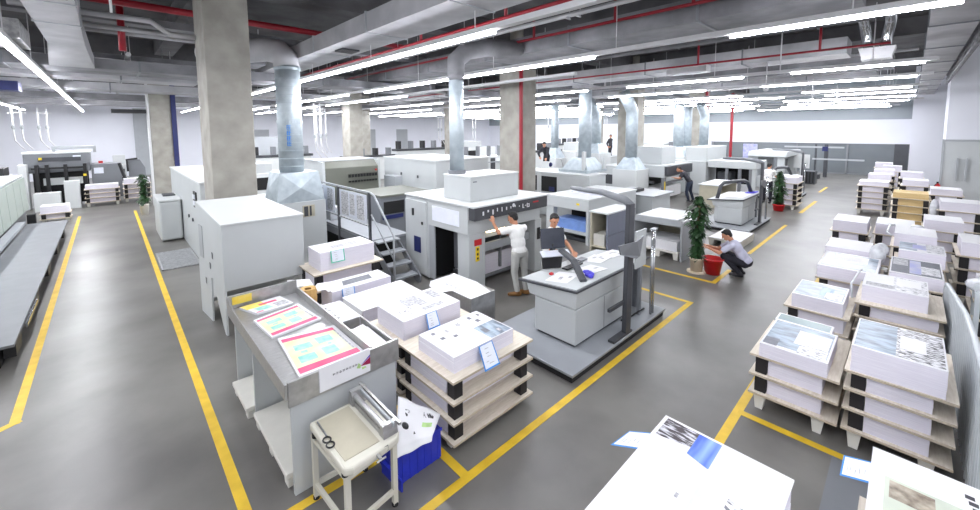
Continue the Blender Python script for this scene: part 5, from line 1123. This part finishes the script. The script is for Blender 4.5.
def duct(label, x, y, z0, r, bend=None, z1=4.55, pz=0):
    t = thing('exhaust_duct', label, 'duct', (x, y, z0))
    pts = [(x, y, z0), (x, y, z1-.9), (x, y, z1-.5)]
    if bend: pts += [(x+bend*.25, y, z1-.2), (x+bend*.75, y, z1+.2)]
    else: pts += [(x, y, z1)]
    MB().tube(pts, r, 18).build('riser', 'galvanized', t, 0, True)
    MB().add([(x-r*1.9, y-r*1.9, z0-.5), (x+r*1.9, y-r*1.9, z0-.5), (x+r*1.9, y+r*1.9, z0-.5), (x-r*1.9, y+r*1.9, z0-.5), (x-r*.9, y-r*.9, z0+.02), (x+r*.9, y-r*.9, z0+.02), (x+r*.9, y+r*.9, z0+.02), (x-r*.9, y+r*.9, z0+.02)],
             [(0,3,2,1), (4,5,6,7), (0,1,5,4), (1,2,6,5), (2,3,7,6), (3,0,4,7)]).build('duct_transition', 'galvanized', t)
    part(t, 'plinth', 'enamel_white', (x-r*2.2, y-r*2.2, pz, x+r*2.2, y+r*2.2, z0-.5))
    return t
duct('narrow pale duct just left of the hooded round one', 17.0, 12.9, 2.3, .2)
duct('pale duct with a bent shoulder right of the hooded one', 19.2, 11.8, 2.5, .26, -1)
duct('bent pale duct left of the column behind the third press', 16.9, 8.6, 2.0, .26, -1)
duct('first of two close ducts right of the third press column', 22.5, 8.75, 2.3, .27, pz=1.661)
duct('second of two close ducts right of the third press column', 24.0, 8.85, 2.3, .22, pz=1.661)
duct('bent duct right of the pinkish column, farthest along', 25.6, 8.5, 2.3, .25, -1)

# ------------------------------------------------------------------ fourth press (dark jacket person) and fifth press
def delivery(label, x, y, sx, panel_label, hoody, op):
    t = thing('press_delivery', label, 'printing machine', (x+sx/2, y+1.6, 0))
    part(t, 'head_cover', 'enamel_light', (x, y, 1.12, x+sx, y+2.0, 1.62), bevel=.015)
    part(t, 'body', 'enamel_light', (x, y+1.3, 0, x+sx, y+3.2, 1.11), bevel=.015)
    part(t, 'top_cover', 'enamel_white', (x-.02, y-.05, 1.62, x+sx+.02, y+2.0, 1.66))
    part(t, 'front_column', 'enamel_grey', (x, y, 0, x+.22, y+.12, 1.12), (x+sx-.22, y, 0, x+sx, y+.12, 1.12))
    part(t, 'interior', 'dark_void', (x+.05, y+1.25, .05, x+sx-.05, y+1.3, 1.12))
    part(t, 'delivered_paper', 'paper_white', (x+.3, y+.3, .1, x+sx-.3, y+1.0, .62))
    part(t, 'gripper_frame', 'enamel_grey', (x+.3, y+.2, .78, x+sx-.3, y+.28, .86), (x+.28, y+.6, .78, x+.4, y+1.1, .9))
    part(t, 'rear_body', 'enamel_light', (x+.02, y+2.0, 1.11, x+sx, y+3.2, 1.5))
    part(t, 'side_window', 'enamel_dark', (x-.01, y+2.2, .62, x, y+2.9, 1.08))
    part(t, 'control_panel', 'enamel_dark', (x+.05, y-.12, 1.2, x+sx-.05, y-.0, 1.6))
    part(t, 'warning_sticker', 'sticker_yellow', (x+.05, y-.01, .55, x+.14, y, .95))
    MB().box(x+.5, y+hoody, 1.66, x+2.1, y+hoody+1.65, 2.46).build('dryer_box', 'enamel_light', t, .02)
    return t
delivery('white delivery unit where the person in a dark jacket works', 17.6, 7.4, 3.0, '', .35, 0)
t = thing('printing_press', 'white panelled press side between the dark jacket person and fifth press', 'printing machine', (21.4, 7.6, 0)); part(t, 'body', 'enamel_light', (21.4, 6.95, 0, 24.7, 9.6, 1.62), bevel=.02); part(t, 'top_cover', 'enamel_white', (21.38, 6.93, 1.62, 24.72, 9.62, 1.66)); part(t, 'dryer_box', 'enamel_light', (21.6, 6.98, 1.66, 24.6, 8.0, 2.36), bevel=.02)
t = thing('press_delivery', 'open sided white delivery unit with grey uprights behind the second console', 'printing machine', (22.6, 5.9, 0))
part(t, 'head_cover', 'enamel_light', (21.45, 4.85, 1.38, 23.5, 6.9, 1.72), bevel=.02)
for y in (5.0, 5.45, 6.0): part(t, 'upright', 'enamel_grey', (21.5, y, .2, 21.62, y+.12, 1.38))
part(t, 'interior', 'dark_void', (22.6, 5.1, .2, 22.65, 6.85, 1.38))
part(t, 'gripper_frame', 'enamel_dark', (21.7, 5.9, .8, 22.4, 6.5, 1.15))
part(t, 'delivered_paper', 'paper_white', (21.8, 5.1, .2, 22.5, 6.8, .55))
part(t, 'front_column', 'enamel_light', (21.5, 4.86, 0, 21.7, 5.0, 1.38), (23.3, 4.86, 0, 23.5, 5.0, 1.38))
part(t, 'base', 'enamel_light', (21.5, 5.0, 0, 23.4, 6.85, .2))
t = thing('sheet_table', 'beige sided table left of the second console', 'table', (18.6, 5.7, 0)); part(t, 'tabletop', 'enamel_white', (17.9, 5.2, .92, 20.2, 6.1, .96)); part(t, 'side_panel', 'shelf_beige', (17.95, 5.25, 0, 18.0, 6.05, .92), (20.1, 5.25, 0, 20.15, 6.05, .92)); part(t, 'back_panel', 'shelf_beige', (18.0, 6.0, 0, 20.1, 6.05, .92))
tag(MB().slab([(18.0, 5.3, .975), (19.6, 5.3, .975), (19.6, 6.0, .975), (18.0, 6.0, .975)], .014).build('paper_pile', 'paper_white'), 'white paper on the beige sided table', 'paper stack')

# third console group
o3, sl3 = console(22.6, 'third light grey console desk behind the tall white stack', 'third grey platform at the far end of the main aisle', 'third', 3.75)
MB().tube([(22.7, 4.5, .95), (22.9, 4.45, 1.3), (23.1, 4.4, 1.38), (24.0, 4.1, 1.38), (24.3, 4.0, 1.0)], .07, 8).build('support_arm', 'enamel_dark', o3, 0, True)
stack('tall white stack beside the red potted plant', 19.75, 3.0, 1.25, .66, [.18, .40, .62, .84, 1.06], (19.8, 3.04, 20.9, 3.62), 1.30, group='the stack by the third console')
t = thing('press_delivery', 'rounded white hooded machine at the end of the aisle', 'printing machine', (28, 5, 0))
MB().prism([(26.4, 1.75), (26.6, 2.0), (30.4, 2.0), (30.8, 1.85), (30.8, 1.7), (26.4, 1.7)], 'y', 4.6, 6.4).build('hood', 'enamel_light', t, .03)
part(t, 'upright', 'enamel_light', (26.5, 4.7, 0, 26.8, 5.0, 1.7), (29.6, 4.7, 0, 30.3, 5.2, 1.7))
part(t, 'rear_body', 'enamel_mid', (26.5, 5.9, 0, 30.4, 6.4, 1.7))
part(t, 'screen', 'black_plastic', (27.4, 4.9, 1.0, 28.6, 5.0, 1.5))
part(t, 'base', 'enamel_light', (26.5, 5.0, 0, 30.4, 5.9, .6))
t = thing('whiteboard', 'white board hung on a grey stand before the glazed wall', 'board', (29.5, 4.2, 0)); part(t, 'board', 'enamel_white', (29.4, 4.0, .95, 29.45, 4.75, 1.75)); part(t, 'stand', 'enamel_grey', (29.42, 4.3, 0, 29.46, 4.4, .95))
t = thing('roll_container', 'dark slatted bin beside the far platform', 'bin', (29.3, 3.9, 0)); part(t, 'body', 'enamel_dark', (29.7, 3.75, 0, 30.5, 4.5, .75)); part(t, 'slat', 'black_plastic', *[(29.68, 3.8+k*.15, .08, 29.7, 3.86+k*.15, .72) for k in range(5)])
t = thing('pipe_stand', 'grey pipe frame on the glazed wall beyond the aisle', 'frame', (35, 4.4, 1.2)); part(t, 'rail', 'enamel_mid', (34.8, 3.0, 1.95, 35.0, 6.2, 2.05), (34.8, 2.0, 1.15, 35.0, 4.6, 1.25)); part(t, 'upright', 'enamel_dark', (34.85, 3.8, 0, 35.0, 4.0, 2.2), (34.85, 4.4, 0, 35.0, 4.5, 2.2)); part(t, 'blue_valve', 'cable_blue', (34.7, 3.8, 1.75, 34.8, 4.1, 2.05))
tag(B(33.2, 4.0, 0, 33.8, 4.6, .25).build('floor_box', 'enamel_dark'), 'small dark box on the floor near the glazed wall', 'box')
t = thing('lilac_screen', 'lilac tinted screen above machines left of the glazed wall', 'screen panel', (33, 8, 0)); part(t, 'panel', 'print_lilac', (33, 7.45, 1.1, 33.1, 8.3, 2.2)); part(t, 'stand', 'enamel_grey', (33, 7.8, 0, 33.1, 8.0, 1.1))
# ------------------------------------------------------------------ people
def blob(name, m, parent, caps, ells=(), vox=0.012, top=None, it=3):
    mb = MB()
    for p0, p1, r0, r1 in caps:
        p0 = Vector(p0); p1 = Vector(p1)
        if (p1-p0).length > 1e-4: mb.cyl(p0, p1, r0, r1, 14)
        mb.ell(p0, r0, r0, r0, 14, 10); mb.ell(p1, r1, r1, r1, 14, 10)
    for e in ells: mb.ell(e[0], *e[1], 16, 12, 0, e[2] if len(e) > 2 else None)
    o = mb.build(name, m, parent, 0, True)
    rm = o.modifiers.new('remesh', 'REMESH'); rm.mode = 'VOXEL'; rm.voxel_size = vox; rm.use_smooth_shade = True
    sm = o.modifiers.new('smooth', 'SMOOTH'); sm.factor = 0.5; sm.iterations = it
    return o
def frame(d, up=(0, 0, 1)):                       # matrix whose +Y column is d, X to the right, Z up
    d = Vector(d).normalized(); u = Vector(up); r = d.cross(u).normalized(); u = r.cross(d)
    return Matrix((r, d, u)).transposed()
def hand(caps, w, d, n, thumb_side, s=1.0, curl=.5):
    """palm from wrist w along d, n = palm normal (the way the fingers curl)"""
    w = Vector(w); d = Vector(d).normalized(); n = Vector(n); n = (n - d*n.dot(d)).normalized(); k = d.cross(n)*thumb_side
    for q in (-.03, -.01, .01, .03): caps.append((w+d*.015*s+k*q*.6*s, w+d*.085*s+k*q*s, .017*s, .013*s))
    for q, L in ((.033, .072), (.011, .082), (-.011, .076), (-.032, .058)):
        a = w+d*.088*s+k*q*s; b = a+(d*math.cos(curl*.6)+n*math.sin(curl*.6))*L*.5*s; c = b+(d*math.cos(curl*1.5)+n*math.sin(curl*1.5))*L*.5*s
        caps += [(a, b, .0095*s, .0088*s), (b, c, .0088*s, .0075*s)]
    a = w+d*.03*s+k*.03*s; b = a+(k*.8+d*.7+n*.3).normalized()*.042*s; c = b+(k*.35+d*.9+n*.4).normalized()*.034*s
    caps += [(a, b, .013*s, .011*s), (b, c, .011*s, .008*s)]
def person(label, loc, J, look, skins, top_m, leg_m, shoe_m, sleeves='short', hair=True, vox=.011, extra_top=()):
    """J: joints in world space; look: face direction"""
    t = thing('person', label, 'person', loc)
    V = {k: Vector(v) for k, v in J.items() if isinstance(v, tuple)}
    look = Vector(look).normalized(); rt_ = (V['sr']-V['sl']).normalized()
    spine = (V['neck']-V['pelvis']).normalized(); fwd = spine.cross(rt_)*-1
    RT = Matrix((rt_, fwd, spine)).transposed(); RH = frame(look, spine if abs(look.dot(spine)) < .8 else (0, 0, 1))
    H = V['head']; caps = []; el = []
    q = lambda x, y, z: H + RH @ Vector((x, y, z))
    el += [(H, (.077, .096, .105), RH), (q(0, .02, -.045), (.058, .07, .072), RH), (q(0, .055, -.085), (.034, .032, .03), RH)]
    caps += [(q(0, .09, .012), q(0, .115, -.03), .010, .015), (q(-.012, .098, -.068), q(.012, .098, -.068), .009, .009),
             (q(-.03, .085, .03), q(.03, .085, .03), .014, .014), (q(-.08, -.005, -.005), q(-.078, -.01, -.04), .016, .010), (q(.08, -.005, -.005), q(.078, -.01, -.04), .016, .010)]
    caps += [(V['neck'], q(0, -.02, -.05), .056, .052)]
    ch = V['neck']*.72 + V['pelvis']*.28; be = V['neck']*.35 + V['pelvis']*.65
    el += [(ch, (.15, .09, .17), RT), (be, (.135, .085, .15), RT), (V['pelvis'], (.15, .095, .11), RT)]
    for s in 'lr':
        caps += [(V['s'+s], V['e'+s], .045, .038), (V['e'+s], V['w'+s], .040, .027), (V['h'+s], V['k'+s], .07, .05), (V['k'+s], V['a'+s], .05, .035), (V['neck']-spine*.05, V['s'+s], .05, .05)]
        d = (V['w'+s]-V['e'+s]).normalized(); hd = J.get('hd'+s, d); hn = J.get('hn'+s, (0, 0, -1) if abs(d.z) < .8 else tuple(fwd))
        hand(caps, V['w'+s], hd, hn, 1 if s == 'l' else -1, 1.0, J.get('curl', .5))
    blob('body', 'skin', t, caps, el, .0075, it=2)
    # eyes
    mb = MB()
    for x in (-.031, .031): mb.ell(q(x, .088, .008), .012, .008, .008, 10, 6, 0, RH)
    mb.build('eye', 'ink_dark', t, 0, True)
    mb = MB(); mb.ell(q(0, .103, -.070), .022, .006, .005, 10, 6, 0, RH); mb.build('mouth', 'print_brown', t, 0, True)
    blob('hair', 'hair', t, [(q(-.07, -.01, .0), q(-.06, .01, .06), .016, .026), (q(.07, -.01, .0), q(.06, .01, .06), .016, .026)], [(q(0, -.026, .042), (.084, .088, .082), RH), (q(0, -.05, -.01), (.076, .058, .075), RH), (q(0, .045, .085), (.055, .032, .026), RH)], .009, it=2)
    tc = [(V['sl']+spine*.0, V['sr'], .075, .075)]; te = [(ch, (.178, .118, .19), RT), (be, (.165, .115, .19), RT), (V['pelvis']+spine*.02, (.17, .122, .12), RT)]
    tc += [(V['neck']-spine*.03, ch, .066, .12)]
    for s in 'lr':
        f = .62 if sleeves == 'short' else 1.0
        m_ = V['s'+s]*(1-f) + V['e'+s]*f; tc += [(V['s'+s], m_, .072, .062)]
        if sleeves == 'long': tc += [(V['e'+s], V['w'+s]*.93+V['e'+s]*.07, .06, .045)]
    blob('jacket' if top_m == 'jacket_dark' else 'shirt', top_m, t, tc, te, vox)
    lc = []
    for s in 'lr':
        an = V['a'+s]*.94 + V['k'+s]*.06
        lc += [(V['h'+s], V['k'+s], .095, .07), (V['k'+s], an, .068, .055), (V['pelvis']-spine*.02, V['h'+s], .10, .095)]
    blob('trousers', leg_m, t, lc, [(V['pelvis']-spine*.01, (.16, .115, .10), RT)], vox)
    for s in 'lr':
        f = Vector(J.get('toe'+s, tuple(fwd))); f.z = 0; f.normalize(); a = V['a'+s]; g0 = J.get('foot'+s)
        b = Vector((a.x, a.y, a.z-.045)); toe = b + f*.16; toe.z = (a.z-.055) if g0 is None else g0
        blob('shoe', shoe_m, t, [(b-f*.05, b+f*.03, .042, .044), (b+f*.03, toe, .044, .034), (a, b, .05, .045)], (), .009)
    return t
person('person in white shirt and pale trousers reaching into the delivery unit control panel', (5.68, 5.3, 0),
    dict(pelvis=(5.70, 5.16, .88), neck=(5.74, 5.30, 1.36), head=(5.735, 5.37, 1.52), sl=(5.57, 5.31, 1.31), sr=(5.92, 5.25, 1.30),
         el=(5.43, 5.46, 1.25), wl=(5.38, 5.56, 1.44), er=(6.03, 5.42, 1.10), wr=(6.0, 5.62, 1.08),
         hl=(5.61, 5.17, .85), hr=(5.80, 5.14, .85), kl=(5.62, 5.22, .48), kr=(5.84, 5.16, .48), al=(5.64, 5.16, .10), ar=(5.82, 5.10, .10),
         toel=(-.55, .5, 0), toer=(-.3, .8, 0), hdl=(.1, .35, .9), hnl=(.2, 1, -.3), hdr=(-.1, 1, -.1), curl=.35),
    (-.25, .85, -.35), (), 'shirt_white', 'trousers_light', 'shoe_brown')
person('person with short dark hair in a white shirt behind the dark console monitor', (6.0, 4.65, 0),
    dict(pelvis=(6.04, 4.70, .92), neck=(5.95, 4.55, 1.41), head=(5.94, 4.50, 1.58), sl=(6.12, 4.58, 1.35), sr=(5.78, 4.50, 1.35),
         el=(6.20, 4.40, 1.10), wl=(6.04, 4.16, 1.04), er=(5.66, 4.36, 1.10), wr=(5.80, 4.14, 1.05),
         hl=(6.13, 4.70, .89), hr=(5.95, 4.68, .89), kl=(6.14, 4.66, .53), kr=(5.94, 4.62, .53), al=(6.14, 4.72, .10), ar=(5.94, 4.70, .10), curl=.6),
    (-.5, -.75, -.35), (), 'shirt_white', 'trousers_dark', 'shoe_dark')
person('person crouching by the red bucket in lavender shirt and dark trousers', (9.95, 2.5, 0),
    dict(pelvis=(10.02, 2.34, .34), neck=(9.92, 2.62, .76), head=(9.88, 2.72, .90), sl=(9.76, 2.58, .70), sr=(10.08, 2.66, .70),
         el=(9.66, 2.80, .52), wl=(9.60, 2.98, .60), er=(9.98, 2.92, .52), wr=(9.80, 3.08, .60),
         hl=(9.92, 2.36, .31), hr=(10.12, 2.38, .31), kl=(9.80, 2.74, .42), kr=(10.08, 2.80, .44), al=(9.86, 2.44, .10), ar=(10.08, 2.46, .10),
         footl=.04, footr=.04, toel=(-.2, .9, 0), toer=(0, 1, 0), hdl=(-.2, .8, .3), hdr=(-.4, .8, .2), curl=.7),
    (-.3, .75, -.5), (), 'shirt_lavender', 'trousers_dark', 'shoe_dark')
person('person in dark jacket and jeans leaning into the white delivery unit', (18.6, 6.8, 0),
    dict(pelvis=(18.75, 6.72, .90), neck=(18.62, 7.0, 1.34), head=(18.5, 7.12, 1.46), sl=(18.46, 6.96, 1.28), sr=(18.8, 6.98, 1.28),
         el=(18.22, 7.0, 1.08), wl=(18.05, 7.12, 1.12), er=(18.75, 7.15, 1.02), wr=(18.5, 7.2, 1.05),
         hl=(18.66, 6.72, .87), hr=(18.84, 6.72, .87), kl=(18.6, 6.8, .48), kr=(18.9, 6.74, .48), al=(18.6, 6.7, .10), ar=(18.92, 6.62, .10)),
    (-.6, .7, -.3), (), 'jacket_dark', 'jeans', 'shoe_dark')
person('person in white shirt standing at the third console behind the plant', (20.9, 4.25, 0),
    dict(pelvis=(20.9, 4.25, .95), neck=(20.95, 4.24, 1.46), head=(21.0, 4.23, 1.63), sl=(20.94, 4.43, 1.40), sr=(20.92, 4.05, 1.40),
         el=(21.12, 4.42, 1.18), wl=(21.34, 4.34, 1.1), er=(21.12, 4.02, 1.18), wr=(21.36, 4.0, 1.08),
         hl=(20.9, 4.34, .92), hr=(20.9, 4.15, .92), kl=(20.92, 4.36, .5), kr=(20.92, 4.13, .5), al=(20.88, 4.36, .1), ar=(20.88, 4.12, .1)),
    (.8, -.3, -.4), (), 'shirt_white', 'trousers_dark', 'shoe_dark')
# the two who stand up on press decks
def deck(label, x, y, sx, sy, h):
    t = thing('press_unit', label, 'printing machine', (x+sx/2, y+sy/2, 0))
    part(t, 'body', 'enamel_light', (x, y, 0, x+sx, y+sy, h-.04), bevel=.02)
    part(t, 'deck_plate', 'enamel_mid', (x-.05, y-.05, h-.04, x+sx+.05, y+sy+.05, h))
    return t
deck('white press unit under the leaning person behind the red pipe column', 14.9, 11.5, 1.3, 2.0, 1.2)
tag(MB().box(14.95, 11.7, 1.201, 15.15, 12.1, 1.75, 0).ell((15.1, 11.75, 1.62), .14, .14, .12, 10, 6, 1).build('ink_bucket', ['enamel_white', 'cable_blue']), 'white ink can with a blue lid beside the leaning person', 'can')
tag(MB().tube([(15.3, 11.6, 1.2), (15.35, 11.6, 1.9), (15.8, 11.6, 1.85), (16.1, 11.6, 1.25)], .03, 8).build('guard_rail', 'trunking', None, 0, True), 'white tube guard rail in front of the leaning person', 'rail')
person('person in black leaning over the white press behind the red pipe column', (15.55, 12.5, 1.2),
    dict(pelvis=(15.75, 12.45, 2.0), neck=(15.45, 12.35, 2.42), head=(15.34, 12.28, 2.55), sl=(15.5, 12.55, 2.34), sr=(15.5, 12.16, 2.34),
         el=(15.3, 12.6, 2.1), wl=(15.15, 12.4, 1.95), er=(15.3, 12.05, 2.1), wr=(15.15, 12.0, 1.92),
         hl=(15.76, 12.54, 1.96), hr=(15.76, 12.36, 1.96), kl=(15.68, 12.55, 1.62), kr=(15.68, 12.33, 1.62), al=(15.75, 12.55, 1.3), ar=(15.75, 12.33, 1.3), footl=1.24, footr=1.24),
    (-.8, -.3, -.5), (), 'jacket_dark', 'trousers_dark', 'shoe_dark', 'long')
deck('white press unit with a slatted front under the far dark figure', 23.6, 13.4, 1.6, 1.4, 1.5)
tag(MB().box(23.5, 13.4, .6, 23.54, 13.9, 1.42, 0).box(23.5, 14.2, .6, 23.54, 14.7, 1.42, 0).build('front_slats', 'tag_white'), 'white slats on the press unit under the far dark figure', 'panel')
person('small far dark figure standing on a press unit before the white wall', (24.4, 13.9, 1.5),
    dict(pelvis=(24.4, 13.9, 2.160), neck=(24.4, 13.9, 2.640), head=(24.38, 13.88, 2.810), sl=(24.5, 14.06, 2.580), sr=(24.28, 13.74, 2.580),
         el=(24.3, 14.1, 2.320), wl=(24.15, 13.95, 2.160), er=(24.1, 13.75, 2.320), wr=(24.0, 13.7, 2.160),
         hl=(24.46, 13.98, 2.120), hr=(24.34, 13.82, 2.120), kl=(24.42, 14.0, 1.820), kr=(24.3, 13.84, 1.820), al=(24.48, 14.0, 1.600), ar=(24.36, 13.84, 1.600), footl=1.54, footr=1.54),
    (-.7, -.5, -.3), (), 'jacket_dark', 'trousers_dark', 'shoe_dark', 'long')
# ------------------------------------------------------------------ light, camera
w = bpy.data.worlds.new('world'); S.world = w; w.use_nodes = True
bg = w.node_tree.nodes['Background']; bg.inputs['Color'].default_value = (0.93, 0.95, 1.0, 1); bg.inputs['Strength'].default_value = 1.25
def area(name, loc, size, energy, rot=(0, 0, 0), col=(0.97, 0.98, 1.0)):
    l = bpy.data.lights.new(name, 'AREA'); l.shape = 'RECTANGLE'; l.size, l.size_y = size; l.energy = energy; l.color = col
    o = bpy.data.objects.new(name, l); COL.objects.link(o); o.location = loc; o.rotation_euler = rot; return o
PW = 16
for x, a, b in ((1.4, -6.8, 4.2), (-1.04, -6.8, 5.0), (4.0, -6.8, -.3)): area('strip_lamp', (x, (a+b)/2, LZ-.02), (.08, b-a), (b-a)*PW*.2)  # lamps of the added unseen strips, fill from above and behind
# the strip lights' lit lengths throw their light down as lamps
for x, segs in ((-3.55, [(8, 37)]), (-1.04, [(5.5, 20), (20, 38)]), (4.0, [(4.1, 17.2), (18.5, 36)]), (6.8, [(-.3, 1.95), (4.25, 13.6), (15, 36)]), (8.75, [(14, 36)]),
                (12.4, [(-.1, 6.5), (8, 20), (21, 36)]), (15.6, [(0, 9), (11, 35)]), (19.4, [(0, 12), (14, 36)]), (21.8, [(0, 11), (13, 36)]), (25.0, [(0, 14), (16, 30)]), (28.4, [(0, 15), (17, 34)]), (32, [(1, 16), (18, 36)]), (35.2, [(1, 18), (20, 36)])):  # last row belongs to the strip added before the back wall
    for a, b in segs: area('strip_lamp', (x, (a+b)/2, LZ-0.02), (0.08, b-a), (b-a)*PW*(1.0 if x < 9 else .62 if x < 18 else .95 if x < 31 else 1.5))
cam = bpy.data.cameras.new('camera'); co = bpy.data.objects.new('camera', cam); COL.objects.link(co)
F, CY, YAW, PIT, ROLL = 401.165, 164.961, 0.809624, 0.0864108, -0.00481102
f0 = Vector((math.cos(YAW), math.sin(YAW), 0)); rt = Vector((math.sin(YAW), -math.cos(YAW), 0)); up = Vector((0, 0, 1))
fw = f0*math.cos(PIT) - up*math.sin(PIT); u = up*math.cos(PIT) + f0*math.sin(PIT)
r2 = rt*math.cos(ROLL) + u*math.sin(ROLL); u2 = -rt*math.sin(ROLL) + u*math.cos(ROLL)
co.matrix_world = Matrix(((r2.x, u2.x, -fw.x, 0), (r2.y, u2.y, -fw.y, 0), (r2.z, u2.z, -fw.z, 3.25), (0, 0, 0, 1)))
cam.sensor_fit = 'HORIZONTAL'; cam.sensor_width = 36; cam.lens = 36*F/980
cam.shift_x = 0; cam.shift_y = -(255 - CY)/980; cam.clip_start = 0.05; cam.clip_end = 200
S.camera = co
S.view_settings.view_transform = 'Standard'; S.view_settings.look = 'None'; S.view_settings.gamma = 1
S.view_settings.use_curve_mapping = False
S.view_settings.exposure = -0.1
S.cycles.use_denoising = True
S.cycles.max_bounces = 7; S.cycles.diffuse_bounces = 4; S.cycles.sample_clamp_indirect = 4
